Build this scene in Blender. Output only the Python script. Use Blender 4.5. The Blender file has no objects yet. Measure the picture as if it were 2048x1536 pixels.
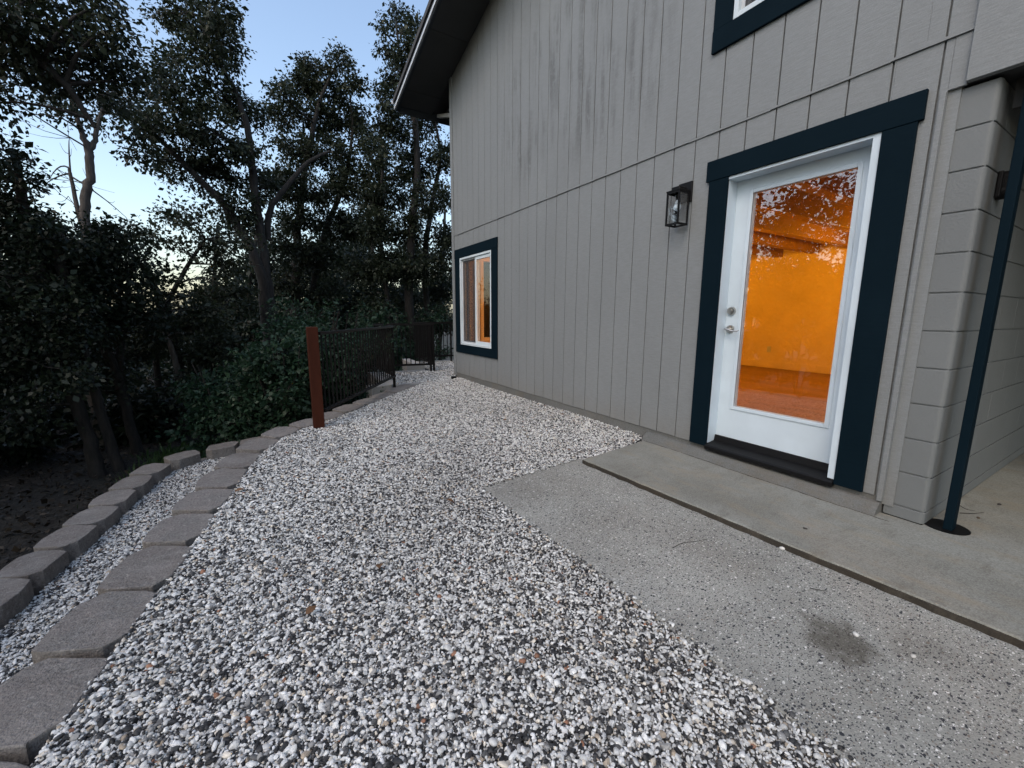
import bpy, bmesh, math, random
import numpy as np
from mathutils import Vector, Matrix

scene = bpy.context.scene
COL = scene.collection
R = math.radians

# ------------------------------------------------------------------ camera
# world: +Y runs along the gable wall away from the viewer, +X towards the wall, Z up,
# gravel surface at z = 0, camera 1.22 m above it
F, PX, PY = 830.0, 1024.0, 768.0
def _d(px, py): return np.array([px - PX, -(py - PY), -F])
_fw = _d(518, 628); _fw /= np.linalg.norm(_fw)
_dn = _d(1000, 5800); _dn -= _fw * np.dot(_dn, _fw); _dn /= np.linalg.norm(_dn)
_up = -_dn
RM = np.array([np.cross(_fw, _up), _fw, _up])
CAM = np.array([0.0, 0.0, 1.22])
def at(px, py, Y):
    """point of the scene at forward distance Y seen in the direction of photo pixel (px, py)"""
    r = RM @ _d(px, py)
    return CAM + r * (Y / r[1])
cam_d = bpy.data.cameras.new('camera'); cam = bpy.data.objects.new('camera', cam_d); COL.objects.link(cam)
m4 = Matrix([list(RM[i]) + [CAM[i]] for i in range(3)] + [[0, 0, 0, 1]])
cam.matrix_world = m4
cam_d.sensor_width = 36.0; cam_d.lens = F / 2048 * 36; cam_d.clip_start = 0.02; cam_d.clip_end = 3000
scene.camera = cam

# ------------------------------------------------------------------ sky and light (dusk)
SUN_AZ, SUN_EL = R(-115), R(46)          # azimuth from +Y, towards +X positive
world = bpy.data.worlds.new('World'); scene.world = world; world.use_nodes = True
wn = world.node_tree; wn.nodes.clear()
sky = wn.nodes.new('ShaderNodeTexSky'); sky.sky_type = 'NISHITA'; sky.sun_disc = False
sky.sun_elevation = SUN_EL; sky.sun_rotation = SUN_AZ
sky.altitude = 0; sky.air_density = 1.25; sky.dust_density = 2.4; sky.ozone_density = 0.3
bg = wn.nodes.new('ShaderNodeBackground'); bg.inputs['Strength'].default_value = 0.12
wo = wn.nodes.new('ShaderNodeOutputWorld')
wn.links.new(sky.outputs[0], bg.inputs[0]); wn.links.new(bg.outputs[0], wo.inputs[0])
sd = bpy.data.lights.new('sun', 'SUN'); sd.energy = 0.06; sd.angle = R(12); sd.color = (1.0, 0.86, 0.74)
sun = bpy.data.objects.new('sun', sd); COL.objects.link(sun)
_sv = Vector((math.sin(SUN_AZ) * math.cos(SUN_EL), math.cos(SUN_AZ) * math.cos(SUN_EL), math.sin(SUN_EL)))
sun.rotation_euler = _sv.to_track_quat('Z', 'Y').to_euler(); sun.location = (0, 0, 30)
scene.view_settings.view_transform = 'Standard'; scene.view_settings.look = 'None'
scene.view_settings.gamma = 1.0; scene.view_settings.use_curve_mapping = False
scene.view_settings.exposure = 1.24
scene.cycles.use_denoising = True
scene.cycles.max_bounces = 8; scene.cycles.transparent_max_bounces = 16
scene.cycles.caustics_reflective = False; scene.cycles.caustics_refractive = False
scene.cycles.sample_clamp_indirect = 6.0

# ------------------------------------------------------------------ material helpers
class N:
    def __init__(s, name):
        s.m = bpy.data.materials.new(name); s.m.use_nodes = True
        s.t = s.m.node_tree; s.t.nodes.clear()
        s.out = s.n('ShaderNodeOutputMaterial')
    def n(s, kind, **kw):
        o = s.t.nodes.new(kind)
        for k, v in kw.items(): setattr(o, k, v)
        return o
    def l(s, a, b): s.t.links.new(a, b)
    def val(s, sock, v):
        if isinstance(v, bpy.types.NodeSocket): s.l(v, sock)
        else: sock.default_value = v
    def pos(s): return s.n('ShaderNodeNewGeometry').outputs['Position']
    def mapv(s, vec, scale):
        o = s.n('ShaderNodeVectorMath', operation='MULTIPLY'); s.l(vec, o.inputs[0]); o.inputs[1].default_value = scale
        return o.outputs[0]
    def noise(s, vec, scale, detail=4.0, rough=0.55):
        o = s.n('ShaderNodeTexNoise'); s.l(vec, o.inputs['Vector'])
        o.inputs['Scale'].default_value = scale; o.inputs['Detail'].default_value = detail; o.inputs['Roughness'].default_value = rough
        return o.outputs['Fac']
    def vor(s, vec, scale, feature='F1', out='Distance'):
        o = s.n('ShaderNodeTexVoronoi', feature=feature); s.l(vec, o.inputs['Vector']); o.inputs['Scale'].default_value = scale
        return o.outputs[out]
    def ramp(s, fac, stops, interp='LINEAR'):
        o = s.n('ShaderNodeValToRGB'); s.l(fac, o.inputs[0]); e = o.color_ramp; e.interpolation = interp
        while len(e.elements) < len(stops): e.elements.new(0.5)
        for el, (p, c) in zip(e.elements, stops):
            el.position = p; el.color = (c, c, c, 1) if isinstance(c, (int, float)) else (*c, 1)
        return o.outputs[0]
    def mix(s, fac, a, b, mode='MIX'):
        o = s.n('ShaderNodeMix', data_type='RGBA', blend_type=mode)
        s.val(o.inputs[0], fac)
        for i, v in ((6, a), (7, b)):
            if isinstance(v, tuple): o.inputs[i].default_value = (*v, 1)
            else: s.l(v, o.inputs[i])
        return o.outputs[2]
    def math(s, op, a, b=0.0, clamp=False):
        o = s.n('ShaderNodeMath', operation=op, use_clamp=clamp); s.val(o.inputs[0], a); s.val(o.inputs[1], b); return o.outputs[0]
    def sep(s, v):
        o = s.n('ShaderNodeSeparateXYZ'); s.l(v, o.inputs[0]); return o.outputs
    def rng(s, v, a, b, c=0.0, d=1.0, smooth=True):
        o = s.n('ShaderNodeMapRange'); o.interpolation_type = 'SMOOTHSTEP' if smooth else 'LINEAR'
        s.l(v, o.inputs[0])
        for i, x in enumerate((a, b, c, d)): o.inputs[1 + i].default_value = x
        return o.outputs[0]
    def bsdf(s, color, rough=0.7, metal=0.0, height=None, hs=0.3, hd=0.01, spec=0.5):
        p = s.n('ShaderNodeBsdfPrincipled')
        if isinstance(color, tuple): p.inputs['Base Color'].default_value = (*color, 1)
        else: s.l(color, p.inputs['Base Color'])
        s.val(p.inputs['Roughness'], rough); p.inputs['Metallic'].default_value = metal
        p.inputs['Specular IOR Level'].default_value = spec
        if height is not None:
            b = s.n('ShaderNodeBump'); b.inputs['Strength'].default_value = hs; b.inputs['Distance'].default_value = hd
            s.l(height, b.inputs['Height']); s.l(b.outputs[0], p.inputs['Normal'])
        s.l(p.outputs[0], s.out.inputs[0]); return p

def m_siding():
    k = N('siding_paint'); p = k.pos(); x, y, z = k.sep(p)
    grain = k.noise(k.mapv(p, (1, 14, 120)), 1.0, 4)          # rough-sawn lines run across the boards
    fine = k.noise(p, 160, 2)
    h = k.math('ADD', k.math('MULTIPLY', grain, 0.7), k.math('MULTIPLY', fine, 0.4))
    big = k.noise(k.mapv(p, (1, 1.2, 0.6)), 1.3, 3)
    col = k.mix(big, (0.186, 0.199, 0.204), (0.232, 0.249, 0.256))
    col = k.mix(k.rng(grain, 0.35, 0.65), k.mix(0.22, col, (0.12, 0.12, 0.118)), col)
    # grey mildew runs on the upper sheets
    streak = k.noise(k.mapv(p, (1, 9, 0.9)), 1.0, 5, 0.6)
    blot = k.noise(k.mapv(p, (1, 1.6, 0.9)), 1.1, 4)
    reg = k.math('MULTIPLY', k.math('MULTIPLY', k.rng(y, 2.3, 3.2), k.rng(y, 6.0, 4.8)), k.math('MULTIPLY', k.rng(z, 2.7, 3.3), k.rng(z, 5.6, 4.4)))
    st = k.math('MULTIPLY', k.math('MULTIPLY', k.rng(streak, 0.42, 0.62), k.rng(blot, 0.40, 0.58)), reg)
    col = k.mix(k.math('MULTIPLY', k.math('MULTIPLY', st, k.rng(k.noise(p, 24, 5, 0.7), 0.25, 0.55)), 0.66), col, (0.075, 0.077, 0.073))
    low = k.math('MULTIPLY', k.rng(z, 0.42, 0.12), k.noise(k.mapv(p, (1, 7, 3)), 1.5, 4))
    col = k.mix(k.math('MULTIPLY', low, 0.5), col, (0.17, 0.15, 0.12))
    col = k.mix(k.math('MULTIPLY', k.rng(fine, 0.45, 0.7), 0.18), col, (0.33, 0.335, 0.335))
    dots = k.vor(k.mapv(p, (0.01, 2.1, 1.7)), 1.0); mark = k.rng(dots, 0.020, 0.012)
    col = k.mix(k.math('MULTIPLY', mark, 0.6), col, (0.06, 0.06, 0.06))
    k.bsdf(col, 0.62, height=k.math('SUBTRACT', h, mark), hs=0.5, hd=0.004); return k.m
def m_paint(name, col, rough=0.5, wood=True, spec=0.5):
    k = N(name); p = k.pos()
    g = k.noise(k.mapv(p, (40, 9, 60)), 1.0, 4) if wood else k.noise(p, 60, 3)
    c2 = tuple(min(1, v * 1.25 + 0.002) for v in col); c1 = tuple(v * 0.85 for v in col)
    k.bsdf(k.mix(k.noise(p, 2.5, 4), c1, c2), rough, height=g, hs=0.25 if wood else 0.06, hd=0.004, spec=spec); return k.m
def m_concrete(name, a, b, dirt=(0.11, 0.095, 0.075), rough=0.85):
    k = N(name); p = k.pos()
    big = k.noise(p, 1.1, 5, 0.6); mid = k.noise(k.mapv(p, (1, 2.4, 1)), 5, 6, 0.65); fine = k.noise(p, 110, 3)
    c = k.mix(k.rng(big, 0.3, 0.7), a, b)
    c = k.mix(k.math('MULTIPLY', k.rng(mid, 0.5, 0.75), 0.45), c, dirt)
    c = k.mix(k.math('MULTIPLY', k.rng(k.noise(k.mapv(p, (1, 1, 1)), 26, 4), 0.62, 0.75), 0.35), c, (0.08, 0.075, 0.065))
    c = k.mix(k.math('MULTIPLY', k.rng(fine, 0.42, 0.68), 0.42), c, tuple(v * 0.5 for v in a))
    c = k.mix(k.math('MULTIPLY', k.rng(k.noise(p, 170, 3), 0.5, 0.68), 0.35), c, tuple(min(.8, v * 1.5) for v in b))
    c = k.mix(k.math('MULTIPLY', k.rng(k.noise(k.mapv(p, (3, 1, 1)), 2.4, 5, .7), 0.48, 0.66), 0.4), c, tuple(v * w for v, w in zip(b, (.95, .78, .6))))
    h = k.math('ADD', k.math('MULTIPLY', fine, 0.5), mid)
    k.bsdf(c, rough, height=h, hs=0.6, hd=0.006); return k.m
def m_aggregate():
    k = N('exposed_aggregate'); p = k.pos(); x, y, z = k.sep(p)
    warp = k.n('ShaderNodeVectorMath', operation='ADD')
    nz = k.n('ShaderNodeTexNoise'); k.l(p, nz.inputs['Vector']); nz.inputs['Scale'].default_value = 60
    k.l(p, warp.inputs[0]); k.l(k.mapv(nz.outputs['Color'], (0.012, 0.012, 0)), warp.inputs[1]); w = warp.outputs[0]
    base = k.mix(k.rng(k.noise(p, 1.4, 5, 0.6), 0.3, 0.7), (0.285, 0.282, 0.25), (0.40, 0.405, 0.37))
    base = k.mix(k.math('MULTIPLY', k.rng(k.noise(p, 200, 3), 0.4, 0.7), 0.55), base, (0.16, 0.155, 0.15))
    for sc, thr, keep, seed in ((46, 0.30, 0.42, 0.0), (80, 0.34, 0.35, 3.7), (29, 0.25, 0.66, 8.3), (120, 0.36, 0.3, 5.1)):
        v = k.n('ShaderNodeTexVoronoi', feature='F1'); sh = k.n('ShaderNodeVectorMath', operation='ADD')
        k.l(w, sh.inputs[0]); sh.inputs[1].default_value = (seed, seed * 2, 0); k.l(k.mapv(sh.outputs[0], (1, 1.5, 0.01)), v.inputs['Vector'])
        v.inputs['Scale'].default_value = sc
        cr, cg, cb = k.sep(v.outputs['Color'])
        mask = k.math('MULTIPLY', k.rng(v.outputs['Distance'], thr, thr * 0.75), k.math('GREATER_THAN', cr, keep))
        sc_col = k.ramp(cg, [(0.0, (0.03, 0.033, 0.04)), (0.45, (0.09, 0.088, 0.09)), (0.62, (0.2, 0.17, 0.14)), (0.74, (0.5, 0.49, 0.46)), (0.9, (0.72, 0.71, 0.68))], 'CONSTANT')
        base = k.mix(mask, base, sc_col)
    # one round oily stain on the slab, and a faint second one
    def spot(cx, cy, r, amt):
        dx = k.math('SUBTRACT', x, cx); dy = k.math('SUBTRACT', y, cy)
        d = k.math('SQRT', k.math('ADD', k.math('MULTIPLY', dx, dx), k.math('MULTIPLY', dy, dy)))
        d = k.math('ADD', d, k.math('MULTIPLY', k.math('SUBTRACT', k.noise(p, 11, 6, 0.7), 0.5), 0.34))
        return k.math('MULTIPLY', k.rng(d, r * 1.15, r * 0.3), amt)
    base = k.mix(spot(1.79, 0.555, 0.145, 0.72), base, (0.055, 0.045, 0.03))
    base = k.mix(spot(2.02, 0.37, 0.12, 0.25), base, (0.07, 0.06, 0.045))
    base = k.mix(spot(1.42, 2.3, 0.25, 0.2), base, (0.1, 0.09, 0.075))
    h = k.math('ADD', k.noise(p, 150, 3), k.math('MULTIPLY', k.noise(p, 45, 3), 0.8))
    k.bsdf(base, 0.82, height=h, hs=0.7, hd=0.006); return k.m
def m_block():
    k = N('edging_block_concrete'); p = k.pos()
    oi = k.n('ShaderNodeObjectInfo').outputs['Random']
    c = k.mix(oi, (0.150, 0.134, 0.122), (0.215, 0.196, 0.182))
    c = k.mix(k.rng(k.noise(p, 6, 5, 0.6), 0.35, 0.7), c, (0.185, 0.177, 0.165))
    c = k.mix(k.math('MULTIPLY', k.rng(k.noise(p, 90, 3), 0.45, 0.7), 0.75), c, (0.085, 0.076, 0.07))
    c = k.mix(k.math('MULTIPLY', k.rng(k.noise(p, 60, 4), 0.55, 0.72), 0.5), c, (0.36, 0.34, 0.32))
    c = k.mix(k.math('MULTIPLY', k.rng(k.noise(k.mapv(p, (1, 2.5, 1)), 9, 5), 0.52, 0.7), 0.3), c, (0.33, 0.31, 0.29))
    c = k.mix(k.math('MULTIPLY', k.rng(k.noise(p, 2.3, 4), 0.5, 0.7), 0.3), c, (0.30, 0.285, 0.265))
    h = k.math('ADD', k.noise(p, 130, 4), k.math('MULTIPLY', k.noise(p, 14, 4), 1.6))
    k.bsdf(c, 0.9, height=h, hs=0.9, hd=0.008); return k.m
def m_pebble():
    k = N('pebble'); a = k.n('ShaderNodeAttribute', attribute_type='INSTANCER', attribute_name='pcol')
    p = k.pos(); c = k.mix(k.math('MULTIPLY', k.rng(k.noise(p, 90, 3), 0.4, 0.7), 0.28), a.outputs['Color'], (0.17, 0.16, 0.15))
    k.bsdf(c, 0.6, height=k.noise(p, 150, 3), hs=0.2, hd=0.003, spec=0.35); return k.m
def m_bed():
    k = N('gravel_bed'); p = k.pos()
    v = k.vor(p, 45, out='Color'); c = k.mix(k.sep(v)[0], (0.06, 0.06, 0.06), (0.4, 0.39, 0.37))
    k.bsdf(c, 0.9, height=k.vor(p, 45), hs=0.8, hd=0.02); return k.m
def m_ground():
    k = N('forest_floor'); p = k.pos()
    c = k.mix(k.rng(k.noise(p, 0.6, 5), 0.35, 0.65), (0.010, 0.0085, 0.006), (0.024, 0.020, 0.013))  # soil tones lowered so the colour carries the canopy's shade
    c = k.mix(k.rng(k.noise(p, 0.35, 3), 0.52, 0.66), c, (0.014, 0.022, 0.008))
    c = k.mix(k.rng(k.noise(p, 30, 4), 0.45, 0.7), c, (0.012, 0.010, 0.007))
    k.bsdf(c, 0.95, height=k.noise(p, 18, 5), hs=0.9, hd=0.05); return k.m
def m_leaf(name, a, b, trans=0.3):
    k = N(name); g = k.n('ShaderNodeAttribute', attribute_name='leaf_tint')
    c = k.mix(g.outputs['Fac'], a, b)
    d = k.n('ShaderNodeBsdfPrincipled'); k.l(c, d.inputs['Base Color']); d.inputs['Roughness'].default_value = 0.5; d.inputs['Specular IOR Level'].default_value = 0.35
    t = k.n('ShaderNodeBsdfTranslucent'); k.l(c, t.inputs[0])
    mx = k.n('ShaderNodeMixShader'); mx.inputs[0].default_value = trans
    k.l(d.outputs[0], mx.inputs[1]); k.l(t.outputs[0], mx.inputs[2]); k.l(mx.outputs[0], k.out.inputs[0]); return k.m
def m_bark(name, a, b):
    k = N(name); p = k.pos(); v = k.noise(k.mapv(p, (22, 22, 5)), 1.0, 5, 0.65)
    k.bsdf(k.mix(k.rng(v, 0.3, 0.7), a, b), 0.9, height=v, hs=0.9, hd=0.02); return k.m
def m_glass(name, f0=.08, tint=(1, 1, 1), wavy=.012):
    k = N(name); ge = k.n('ShaderNodeNewGeometry'); dt = k.n('ShaderNodeVectorMath', operation='DOT_PRODUCT')
    k.l(ge.outputs['Incoming'], dt.inputs[0]); k.l(ge.outputs['Normal'], dt.inputs[1])
    c = k.math('SUBTRACT', 1.0, k.math('ABSOLUTE', dt.outputs['Value'])); fr = k.math('ADD', k.math('MULTIPLY', k.math('POWER', c, 5.0), 1 - f0), f0)
    tr = k.n('ShaderNodeBsdfTransparent'); tr.inputs[0].default_value = (*tint, 1)
    gl = k.n('ShaderNodeBsdfGlossy'); gl.inputs['Roughness'].default_value = 0.0
    nz = k.noise(k.pos(), 1.7, 2); b = k.n('ShaderNodeBump'); b.inputs['Strength'].default_value = wavy; b.inputs['Distance'].default_value = 0.02
    k.l(nz, b.inputs['Height']); k.l(b.outputs[0], gl.inputs['Normal'])
    mx = k.n('ShaderNodeMixShader'); k.l(fr, mx.inputs[0]); k.l(tr.outputs[0], mx.inputs[1]); k.l(gl.outputs[0], mx.inputs[2])
    k.l(mx.outputs[0], k.out.inputs[0]); return k.m
def m_cmu():
    k = N('painted_block'); p = k.pos()
    c = k.mix(k.noise(p, 1.5, 4), (0.138, 0.148, 0.150), (0.174, 0.186, 0.188))
    h = k.math('ADD', k.noise(p, 90, 4), k.math('MULTIPLY', k.noise(p, 300, 2), 0.4))
    k.bsdf(c, 0.65, height=h, hs=0.5, hd=0.004); return k.m
def m_floor():
    k = N('oak_floor'); p = k.pos(); oi = k.n('ShaderNodeObjectInfo').outputs['Random']
    g = k.noise(k.mapv(p, (30, 2.0, 1)), 1.0, 5, 0.6)
    c = k.mix(oi, (0.24, 0.115, 0.05), (0.36, 0.19, 0.09)); c = k.mix(k.math('MULTIPLY', g, 0.5), c, (0.15, 0.07, 0.03))
    k.bsdf(c, 0.38, height=g, hs=0.1, hd=0.002); return k.m
def m_rust():
    k = N('rust_brown_post'); p = k.pos(); g = k.noise(k.mapv(p, (30, 30, 4)), 1.0, 5)
    k.bsdf(k.mix(g, (0.026, 0.007, 0.0035), (0.068, 0.019, 0.010)), 0.75, height=g, hs=0.3, hd=0.004, spec=.12); return k.m

M = dict(
    siding=m_siding(), navy=m_paint('navy_trim', (0.0022, 0.0088, 0.0145), 0.7, spec=0.05), white=m_paint('white_paint', (0.55, 0.635, 0.70), 0.45, False),
    vinyl=m_paint('white_vinyl', (0.58, 0.65, 0.69), 0.4, False), black=m_paint('black_metal', (0.004, 0.004, 0.0045), 0.5, False, .2),
    rail=m_paint('black_railing', (0.006, 0.005, 0.0048), 0.6, False, .15), soffit=m_paint('dark_soffit', (0.045, 0.047, 0.048), 0.8, False),
    fascia=m_paint('navy_fascia', (0.012, 0.018, 0.026), 0.6), drip=m_paint('drip_edge_metal', (0.5, 0.52, 0.54), 0.4, False),
    conc=m_concrete('smooth_concrete', (0.185, 0.182, 0.157), (0.285, 0.294, 0.268)), foot=m_concrete('painted_footing', (0.105, 0.108, 0.103), (0.145, 0.15, 0.146)),
    cwall=m_concrete('grey_concrete', (0.3, 0.3, 0.295), (0.40, 0.4, 0.39)), agg=m_aggregate(), block=m_block(), pebble=m_pebble(), bed=m_bed(),
    ground=m_ground(), glass=m_glass('door_glass', .135), wglass=m_glass('window_glass', .05), lglass=m_glass('lantern_glass', .12, wavy=.3),
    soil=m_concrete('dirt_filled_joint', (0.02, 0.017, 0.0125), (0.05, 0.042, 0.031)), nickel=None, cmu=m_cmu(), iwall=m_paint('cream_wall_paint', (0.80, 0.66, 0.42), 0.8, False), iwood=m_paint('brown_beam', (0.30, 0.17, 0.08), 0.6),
    floor=m_floor(), rust=m_rust(), shingle=m_paint('roof_shingle', (0.05, 0.05, 0.052), 0.9, False),
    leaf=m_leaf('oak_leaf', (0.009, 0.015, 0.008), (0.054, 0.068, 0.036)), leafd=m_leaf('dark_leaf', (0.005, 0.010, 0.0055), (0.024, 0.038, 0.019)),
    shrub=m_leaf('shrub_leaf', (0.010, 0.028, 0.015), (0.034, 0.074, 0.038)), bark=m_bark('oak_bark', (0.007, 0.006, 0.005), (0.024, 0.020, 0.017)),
    pale=m_bark('pale_bark', (0.05, 0.043, 0.037), (0.115, 0.10, 0.088)), grass=m_leaf('grass_blade', (0.025, 0.055, 0.012), (0.06, 0.11, 0.03)),
    dryleaf=m_leaf('fallen_leaf', (0.07, 0.03, 0.014), (0.19, 0.105, 0.05), 0.1), litter=m_leaf('dry_leaf', (0.009, 0.006, 0.004), (0.034, 0.025, 0.015), 0.1), rock=m_concrete('field_stone', (0.3, 0.31, 0.33), (0.45, 0.46, 0.48)),  # litter tones are darkened too, with the tree shade in them
)
_k = N('brushed_nickel'); _k.bsdf((0.45, 0.43, 0.40), 0.28, 1.0); M['nickel'] = _k.m
_k = N('insect_screen'); _t = _k.n('ShaderNodeBsdfTransparent'); _dd = _k.n('ShaderNodeBsdfDiffuse'); _dd.inputs[0].default_value = (0.08, 0.08, 0.085, 1)
_mx = _k.n('ShaderNodeMixShader'); _mx.inputs[0].default_value = 0.5
_k.l(_t.outputs[0], _mx.inputs[1]); _k.l(_dd.outputs[0], _mx.inputs[2]); _k.l(_mx.outputs[0], _k.out.inputs[0]); M['screen'] = _k.m
_k = N('warm_lamp_diffuser'); _e = _k.n('ShaderNodeEmission'); _e.inputs[0].default_value = (1, 0.55, 0.16, 1); _e.inputs[1].default_value = 4.0
_k.l(_e.outputs[0], _k.out.inputs[0]); M['lampglow'] = _k.m

# ------------------------------------------------------------------ object helpers
def tag(o, label=None, cat=None, group=None, kind=None):
    if label: o['label'] = label
    if cat: o['category'] = cat
    if group: o['group'] = group
    if kind: o['kind'] = kind
    return o
def empty(name, loc, label=None, cat=None, group=None):
    o = bpy.data.objects.new(name, None); COL.objects.link(o); o.location = loc; o.empty_display_size = 0.2
    return tag(o, label, cat, group)
def obj(name, me, mat, parent=None):
    o = bpy.data.objects.new(name, me); COL.objects.link(o)
    if mat is not None and not me.materials: me.materials.append(M[mat] if isinstance(mat, str) else mat)
    if parent is not None:
        o.parent = parent
        # geometry is written in world coordinates: undo the chain of parent offsets
        p = parent; off = Vector((0, 0, 0))
        while p is not None: off += p.location; p = p.parent
        o.location = -off
    return o
def from_np(name, verts, faces, smooth=False):
    """verts (n,3), faces (m,k) all the same size"""
    me = bpy.data.meshes.new(name); verts = np.asarray(verts, np.float32); faces = np.asarray(faces, np.int32)
    n, k = faces.shape
    me.vertices.add(len(verts)); me.vertices.foreach_set('co', verts.ravel())
    me.loops.add(n * k); me.loops.foreach_set('vertex_index', faces.ravel())
    me.polygons.add(n); me.polygons.foreach_set('loop_start', np.arange(0, n * k, k, dtype=np.int32))
    me.polygons.foreach_set('loop_total', np.full(n, k, np.int32))
    if smooth: me.polygons.foreach_set('use_smooth', np.ones(n, bool))
    me.update(calc_edges=True); return me
class B:
    """collects solid pieces into one bmesh"""
    def __init__(s): s.bm = bmesh.new()
    def box(s, x0, x1, y0, y1, z0, z1, bev=0.0, seg=2):
        r = bmesh.ops.create_cube(s.bm, size=1.0)
        for v in r['verts']:
            v.co = Vector((x0 + (v.co.x + .5) * (x1 - x0), y0 + (v.co.y + .5) * (y1 - y0), z0 + (v.co.z + .5) * (z1 - z0)))
        if bev:
            ed = list({e for v in r['verts'] for e in v.link_edges})
            bmesh.ops.bevel(s.bm, geom=ed, offset=bev, segments=seg, affect='EDGES', profile=0.6)
        return s
    def prism(s, poly, z0, z1, bev=0.0, seg=2, axis=2):
        """poly of 2-D points extruded along an axis (2: z, 1: y, 0: x)"""
        def co(a, b, h): return (a, b, h) if axis == 2 else ((a, h, b) if axis == 1 else (h, a, b))
        lo = [s.bm.verts.new(co(a, b, z0)) for a, b in poly]; hi = [s.bm.verts.new(co(a, b, z1)) for a, b in poly]
        n = len(poly); fs = [s.bm.faces.new(lo[::-1]), s.bm.faces.new(hi)]
        for i in range(n): fs.append(s.bm.faces.new((lo[i], lo[(i + 1) % n], hi[(i + 1) % n], hi[i])))
        bmesh.ops.recalc_face_normals(s.bm, faces=fs)
        if bev: bmesh.ops.bevel(s.bm, geom=list({e for f in fs for e in f.edges}), offset=bev, segments=seg, affect='EDGES', profile=0.6)
        return s
    def bar(s, p, q, w, h=None, bev=0.0):
        """square bar from p to q"""
        p, q = Vector(p), Vector(q); d = q - p; L = d.length; h = h or w
        rot = d.to_track_quat('Y', 'Z').to_matrix().to_4x4(); mt = Matrix.Translation((p + q) / 2) @ rot
        r = bmesh.ops.create_cube(s.bm, size=1.0)
        for v in r['verts']: v.co = mt @ Vector((v.co.x * w, v.co.y * L, v.co.z * h))
        if bev: bmesh.ops.bevel(s.bm, geom=list({e for v in r['verts'] for e in v.link_edges}), offset=bev, segments=1, affect='EDGES')
        return s
    def cyl(s, p, q, r0, r1=None, seg=20):
        p, q = Vector(p), Vector(q); d = q - p; r1 = r0 if r1 is None else r1
        mt = Matrix.Translation((p + q) / 2) @ d.to_track_quat('Z', 'Y').to_matrix().to_4x4()
        bmesh.ops.create_cone(s.bm, cap_ends=True, segments=seg, radius1=r0, radius2=r1, depth=d.length, matrix=mt); return s
    def mesh(s, name, smooth=False):
        me = bpy.data.meshes.new(name); s.bm.to_mesh(me); s.bm.free()
        if smooth:
            for f in me.polygons: f.use_smooth = True
        return me
    def obj(s, name, mat, parent=None, smooth=False): return obj(name, s.mesh(name, smooth), mat, parent)
def tube(path, radii, sides=6):
    P = np.asarray(path, float); n = len(P); T = np.gradient(P, axis=0); T /= np.linalg.norm(T, axis=1)[:, None] + 1e-9
    ref = np.array([0.0, 0, 1]) if abs(T[:, 2]).mean() < 0.8 else np.array([1.0, 0, 0])
    U = np.cross(T, ref); U /= np.linalg.norm(U, axis=1)[:, None] + 1e-9; V = np.cross(T, U)
    a = np.linspace(0, 2 * np.pi, sides, endpoint=False)
    ring = P[:, None] + (U[:, None] * np.cos(a)[None, :, None] + V[:, None] * np.sin(a)[None, :, None]) * np.asarray(radii)[:, None, None]
    i = np.arange(n - 1)[:, None] * sides; j = np.arange(sides)[None]; j2 = (j + 1) % sides
    f = np.stack([i + j, i + j2, i + sides + j2, i + sides + j], -1).reshape(-1, 4)
    return ring.reshape(-1, 3), f
def smooth_path(pts, n=4):
    """Catmull-Rom through rows of (x, y, z, r)"""
    P = np.asarray(pts, float); P = np.vstack([2 * P[0] - P[1], P, 2 * P[-1] - P[-2]]); out = []
    for i in range(1, len(P) - 2):
        for t in np.linspace(0, 1, n, endpoint=False):
            a, b, c, d = P[i - 1:i + 3]
            out.append(0.5 * ((2 * b) + (-a + c) * t + (2 * a - 5 * b + 4 * c - d) * t * t + (-a + 3 * b - 3 * c + d) * t ** 3))
    out.append(P[-2]); return np.array(out)
# ------------------------------------------------------------------ terrain
INNER = [(-.86, .02), (-.80, .40), (-.74, .78), (-.675, 1.16), (-.614, 1.534), (-.545, 1.893), (-.469, 2.259), (-.391, 2.649), (-.314, 3.026), (-.234, 3.400),
         (-.159, 3.790), (-.055, 4.200), (.090, 4.560), (.310, 4.880), (.585, 5.130), (.846, 5.395), (1.137, 5.705), (1.458, 6.054), (1.777, 6.430), (2.06, 6.76), (2.30, 7.02)]
OUTER = [(-1.46, 2.03), (-1.43, 2.41), (-1.40, 2.79), (-1.362, 3.18), (-1.316, 3.555), (-1.262, 3.905), (-1.20, 4.255), (-1.148, 4.615), (-1.096, 4.977), (-1.045, 5.345),
         (-.955, 5.70), (-.685, 5.945), (-.335, 6.02), (.02, 6.12), (.33, 6.33), (.6, 6.6)]
def ground_z(x, y):
    x = np.asarray(x, float); y = np.asarray(y, float)
    d = np.hypot(x - 2, y - 1)
    z = -0.98 - 0.055 * np.clip(d - 8.0, 0, 60) - 0.02 * np.clip(d - 68, 0, 200)
    z = z + 0.10 * np.sin(x * 0.55 + 1.3) * np.cos(y * 0.47) * np.clip((d - 5) / 6, 0, 1)
    return z
g = np.sinh(np.linspace(-5.2, 5.2, 171)) / np.sinh(5.2) * 420
gx, gy = np.meshgrid(g + 1.0, g + 6.0); gz = ground_z(gx, gy); n = len(g)
idx = np.arange(n * n).reshape(n, n)
fc = np.stack([idx[:-1, :-1], idx[:-1, 1:], idx[1:, 1:], idx[1:, :-1]], -1).reshape(-1, 4)
tag(obj('ground', from_np('ground', np.stack([gx, gy, gz], -1).reshape(-1, 3), fc, True), 'ground'), kind='structure')

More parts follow.
